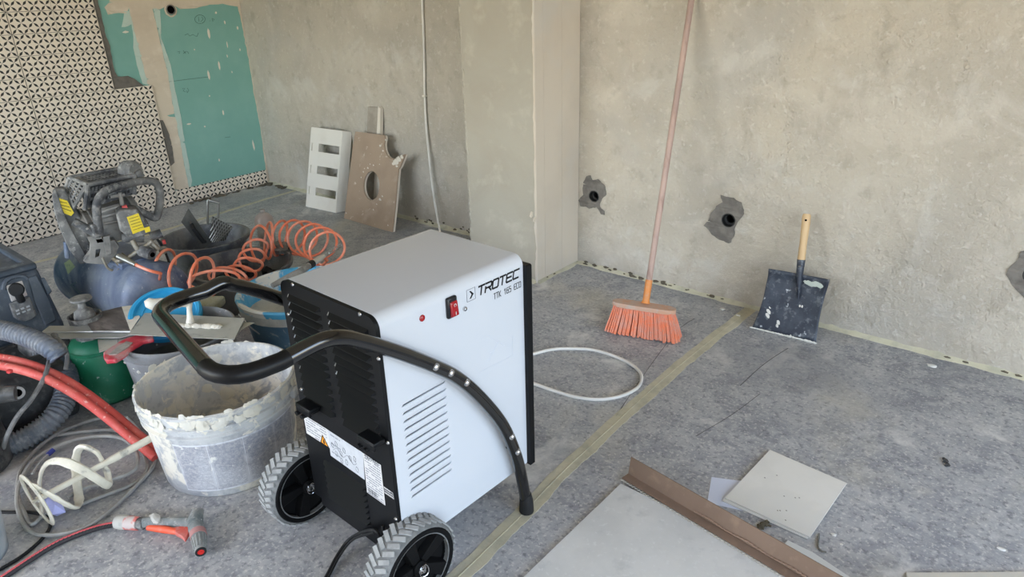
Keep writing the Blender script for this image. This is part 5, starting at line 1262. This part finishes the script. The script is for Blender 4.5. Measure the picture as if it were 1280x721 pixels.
# knife with red handle
kn_ = thing('putty_knife', 'putty knife with a red plaster smeared handle hanging over the grey bucket rim', 'knife', fl(160, 430, .35))
m_red = mt('red_grip', (188, 52, 66), .5, layers=(((176, 150, 148), .9, 9, .48, .56), ((206, 96, 100), .6, 20, .5, .64)))
hpx = [(129, 445), (133, 450), (144, 449), (155, 443), (166, 433), (178, 426), (192, 423), (191, 418), (176, 417), (160, 421), (148, 427), (136, 435), (129, 440)]
ob('grip', floor_plate(hpx, .356, .018), m_red, kn_, bevel=.006, bseg=3)
ob('grip_inlay', floor_plate([(136, 443), (146, 442), (158, 435), (166, 428), (158, 426), (146, 433)], .359, .004), dusty('inlay_grey', (128, 118, 112), .6), kn_, bevel=.001)
ob('knife_blade', floor_plate([(140, 423), (165, 419), (176, 417), (150, 433), (138, 436), (124, 440), (122, 424)], .345, .002), m_tb, kn_, smooth=0)
# tip of another blade behind
tpb = solo('trowel_tip', floor_plate([(300, 402), (318, 403), (301, 412), (292, 422)], .36, .002), m_tb, 'pointed steel blade tip sticking out right of the plastering trowel', 'blade', smooth=0)

# ================================================================== HOSES AND CABLES AT THE LOWER LEFT
m_rh = mt('red_hose', (206, 84, 76), .6, layers=(((222, 120, 108), .7, 12, .45, .62), ((226, 180, 168), .7, 60, .62, .68)), bump=((.2, 90, .002),))
for i, (dx, dy) in enumerate(((0, -3), (-3, 6))):
    P = [(-50, 444, .33), (-10, 449, .33), (20, 454, .32), (50, 463, .30), (80, 477, .26), (110, 496, .20), (140, 519, .13), (165, 540, .08), (185, 556, .05), (197, 566, .03)]
    P = [fl(x + dx, y + dy, z) for x, y, z in P]
    solo('red_hose', MB().tube(crom(P, 8), .0175 if i == 0 else .0165, 12), m_rh, ['upper of the two red hoses arching to the big bucket', 'lower of the two red hoses arching to the big bucket'][i], 'hose')
# grey extension cable in loops
m_gc = mt('grey_cable', (150, 148, 142), .6, layers=(((172, 170, 164), .7, 14, .45, .62), ((112, 110, 106), .5, 6, .52, .64)))
Lp = [(-40, 575, .01), (0, 561, .01), (40, 549, .012), (90, 541, .014), (135, 537, .016), (158, 543, .02), (176, 560, .02), (184, 585, .01), (168, 604, .01), (130, 619, .01), (95, 632, .01), (60, 640, .01), (40, 655, .01), (30, 640, .01), (22, 615, .012), (26, 588, .014), (45, 562, .018), (75, 540, .02), (115, 525, .024), (140, 521, .03), (149, 530, .035), (152, 540, .03), (160, 545, .03), (168, 556, .03), (178, 556, .03), (176, 542, .04), (165, 527, .05), (158, 522, .05), (154, 530, .04), (160, 540, .03), (180, 552, .02), (194, 566, .012), (190, 585, .012), (165, 612, .012), (135, 640, .012), (105, 660, .012), (70, 668, .012), (42, 666, .012), (27, 650, .012), (21, 625, .016), (26, 600, .02), (40, 578, .024), (55, 566, .028), (85, 552, .03), (120, 545, .032), (150, 547, .035), (168, 560, .034), (172, 580, .03), (160, 592, .024), (130, 602, .02), (100, 612, .018), (85, 622, .012)]
solo('extension_cable', MB().tube(crom([fl(*p) for p in Lp], 6), .0072, 8), m_gc, 'long dusty grey cable coiled in loops around the mixing paddle', 'cable')
solo('thin_cable', MB().tube(crom([fl(70, 418, .38), fl(64, 440, .34), fl(56, 470, .30), fl(40, 498, .24), fl(22, 520, .20), fl(10, 542, .15), fl(4, 560, .08)], 8), .0085, 8), dusty('cable_charcoal', (84, 84, 86), .5), 'dusty charcoal cable hanging in front of the black vacuum', 'cable')
solo('thin_cable', MB().tube(crom([fl(66, 418, .38), fl(78, 430, .36), fl(84, 445, .32), fl(82, 462, .28)], 8), .0085, 8), MC['cable_charcoal'], 'short cable piece bending down over the dark slate hose', 'cable')
solo('black_cable', MB().tube(crom([fl(-20, 639, .006), fl(10, 640, .006), fl(38, 640, .006), fl(60, 647, .006), (fl(62, 660, .006)), fl(50, 676, .006), fl(30, 693, .006), fl(8, 707, .006), fl(-20, 722, .006)], 8), .0055, 7), m_rubber, 'thin black cable on the floor at the lower left edge', 'cable')
w_ = thing('loose_wire', 'short grey wire with a blue end beside the cable coil', 'wire', fl(55, 580, 0))
ob('wire', MB().tube(crom([fl(40, 592, .03), fl(50, 578, .035), fl(60, 568, .04)], 5), .004, 6), m_gc, w_)
ob('blue_terminal', MB().tube([fl(60, 568, .04), fl(67, 562, .045)], .009, 8), mt('blue_terminal', (52, 62, 138), .5), w_)

# mixing paddle
m_pd = mt('paddle_plaster', (222, 216, 198), .85, layers=(((196, 190, 172), .7, 10, .45, .62), ((140, 138, 132), .7, 16, .60, .68)), bump=((.5, 40, .004),))
pA, pB, pC = fl(46, 625, .095), fl(128, 577, .115), fl(192, 546, .14)
Tx = (pB - pA).normalized(); pu = (ez - Tx * ez.dot(Tx)).normalized(); pv = Tx.cross(pu)
pd = thing('mixing_paddle', 'plaster caked spiral mixing paddle lying on the cable coil', 'paddle', (pA.x, pA.y, 0))
ob('shaft', MB().tube([pA.lerp(pC, k / 16) for k in range(17)], [.0105 + .0025 * noise.noise(Vector((k, 0, 0))) + (.003 if k > 9 else 0) for k in range(17)], 10), m_pd, pd)
rr0 = .088
ob('end_ring', MB().tube([pA + (pu * math.cos(a) + pv * math.sin(a)) * rr0 for a in [2 * math.pi * k / 36 for k in range(36)]], .0085, 8, True, flat=(.6, 1.3)), m_pd, pd)
for k in range(2):
    a = 1.0 + math.pi * k; d_ = pu * math.cos(a) + pv * math.sin(a)
    ob('ring_spoke', MB().tube([pA - d_ * 0, pA + d_ * rr0], .006, 6), m_pd, pd)
LB = (pB - pA).length
for s_, nm in ((0, 'spiral_blade'), (math.pi, 'spiral_blade')):
    P = []; rs = []
    for k in range(41):
        f_ = k / 40; a = s_ + .4 + 2 * math.pi * .95 * f_; r_ = rr0 if f_ < .82 else rr0 * (1 - ((f_ - .82) / .18) ** 1.5 * .92)
        P.append(pA + Tx * (LB * min(1, f_ * 1.05)) + (pu * math.cos(a) + pv * math.sin(a)) * r_); rs.append(.0085 + .0035 * noise.noise(Vector((k * .6, s_, 0))) + .003 * (f_ > .4))
    ob(nm, MB().tube(P, rs, 8, flat=(.75, 1.25)), m_pd, pd)
# crumpled lavender wrapper
mb = MB().ball(fl(66, 631, .055), .040, 1, (1.0, .8, 1.15), .9, 3)
solo('crumpled_wrapper', mb, mt('lavender', (176, 178, 226), .7), 'crumpled lavender paper ball inside the spiral of the mixing paddle', 'paper', smooth=0)

# garden hose with spray gun
gh = thing('garden_hose', 'thin black and red braided hose running to the spray gun', 'hose', fl(80, 680, 0))
GP = crom([fl(-30, 745, .01), fl(10, 718, .010), fl(40, 698, .010), fl(70, 680, .010), fl(100, 667, .011), fl(125, 659, .014), fl(145, 655, .018)], 12)
ob('hose_tube', MB().tube(GP, .0092, 10), mt('hose_black', (40, 36, 38), .6), gh)
mb = MB(); 
def strand(ph, w): 
    return [p + (ez * math.sin(ph) + Vector((.5, -.8, 0)) * math.cos(ph)) * .0058 for p in GP]
ob('red_stripe', MB().tube(strand(1.6, 1), .0052, 6), mt('hose_red', (206, 88, 92), .6), gh)
for k in range(0, len(GP) - 2, 2):
    ob('braid', MB().tube([GP[k] + Vector((.004, -.0075, .003)), GP[k].lerp(GP[k + 1], .8) + Vector((.003, -.004, .0085))], .0022, 4), m_rubber, gh)
sg = thing('spray_gun', 'dusty hose spray gun with orange trigger and red nozzle lying on the floor', 'spray gun', fl(200, 665, 0))
m_sg = dusty('gun_grey', (104, 112, 112), .75, .7, 14, ((188, 190, 186), 30, .62)); m_sr = dusty('gun_red', (214, 78, 62), .35, .6, 16)
def sg_(x, y, z=.028): return fl(x, y, z)
ob('hose_connector', MB().tube([sg_(143, 652), sg_(146, 652), sg_(155, 652.5), sg_(160, 653)], [.012, .022, .024, .022], 16), mt('caked_grey', (190, 188, 180), .8, layers=(((160, 160, 154), .6, 20, .5, .62),)), sg)
ob('red_ring', MB().tube([sg_(158, 653), sg_(173, 654)], .0225, 16), mt('ring_red', (206, 112, 104), .7, layers=(((196, 190, 184), .9, 22, .48, .56),)), sg)
ob('connector_nut', MB().tube([sg_(173, 654), sg_(180, 654.5)], [.019, .020], 8), dusty('nut_black', (58, 62, 64), .5), sg)
ob('handle_shell', MB().tube([sg_(179, 653, .034), sg_(190, 651.5, .034), sg_(215, 652, .034), sg_(238, 653, .034)], [.017, .0155, .015, .018], 12), m_sg, sg)
ob('trigger_grip', MB().tube([sg_(185, 659, .022), sg_(205, 661.5, .022), sg_(222, 664.5, .022)], [.010, .0125, .010], 12), mt('orange_grip', (226, 90, 58), .5, layers=(((214, 130, 108), .6, 16, .5, .62),)), sg)
ob('trigger', MB().plate([[sg_(x, y, .032) for x, y in [(218, 658), (234, 656), (237, 664), (231, 674), (227, 670), (219, 666)]]], (0, 0, -1), .014), m_sr, sg, bevel=.003)
ob('caked_lump', MB().ball(sg_(194, 648, .046), .016, 2, (1.8, .8, .7), .5), MC['caked_grey'], sg)
ob('gun_head', MB().tube([sg_(253, 637, .04), sg_(247, 641, .042), sg_(244, 650, .04), sg_(245, 660, .036), sg_(247, 666, .032)], [.007, .020, .024, .024, .022], 16), m_sg, sg)
ob('head_collar', MB().tube([sg_(247, 665, .032), sg_(248.5, 671, .030)], [.025, .025], 18), mt('collar_pink', (178, 128, 124), .7), sg)
nz_ = [sg_(248.5, 671, .030), sg_(251, 689, .026)]
nzo = ob('nozzle', MB().tube([nz_[0], nz_[0].lerp(nz_[1], .6), nz_[1]], [.0235, .019, .0165], 18), dusty('nozzle_grey', (98, 104, 104), .6), sg)
ax_n = (nz_[1] - nz_[0]).normalized(); un = ax_n.cross(ez).normalized(); vn_ = un.cross(ax_n)
for k in range(14):
    a = 2 * math.pi * k / 14; d_ = un * math.cos(a) + vn_ * math.sin(a)
    ob('grip_rib', MB().tube([nz_[0].lerp(nz_[1], .1) + d_ * .0225, nz_[0].lerp(nz_[1], .85) + d_ * .0175], .0022, 5), m_sg, nzo)
ob('nozzle_rim', MB().lathe([(.010, 0), (.0165, 0), (.0165, .004), (.010, .004)], nz_[1], ax_n, 20, closed=True), m_rubber, nzo)
ob('red_face', MB().lathe([(0, .005), (.003, .005), (.004, .003), (.0105, .0032), (.0105, 0)], nz_[1], ax_n, 18), mt('nozzle_red', (200, 36, 30), .4), nzo)

# clear bucket cut off at the lower left
cb = fl(-44, 700, 0)
solo('clear_tub', MB().lathe([(0, 0), (.115, 0), (.135, .20), (.142, .205), (.142, .215), (.131, .215), (.111, .006), (0, .006)], cb, seg=40), mt('cloudy_plastic', (168, 176, 180), .4, layers=(((200, 202, 202), .7, 9, .45, .62),), alpha=.55), 'cloudy clear plastic tub cut off at the lower left picture edge', 'tub')
# black corrugated pipe end seen between tub and dehumidifier
t3, q3 = ribbed('drain_hose', [fl(318, 404, .05), fl(330, 400, .06), fl(345, 402, .06), fl(358, 412, .05), fl(366, 428, .045)], .038, dusty('hose_black2', (58, 60, 62), .55), 'short dark ribbed hose on the floor beside the dehumidifier', .02, .2)
solo('thin_wire', MB().tube(crom([fl(298, 393, .34), fl(312, 408, .25), fl(326, 419, .15), fl(334, 430, .08)], 6), .003, 6), m_gc, 'thin pale wire hanging between grey bucket and dark blue tub', 'wire')
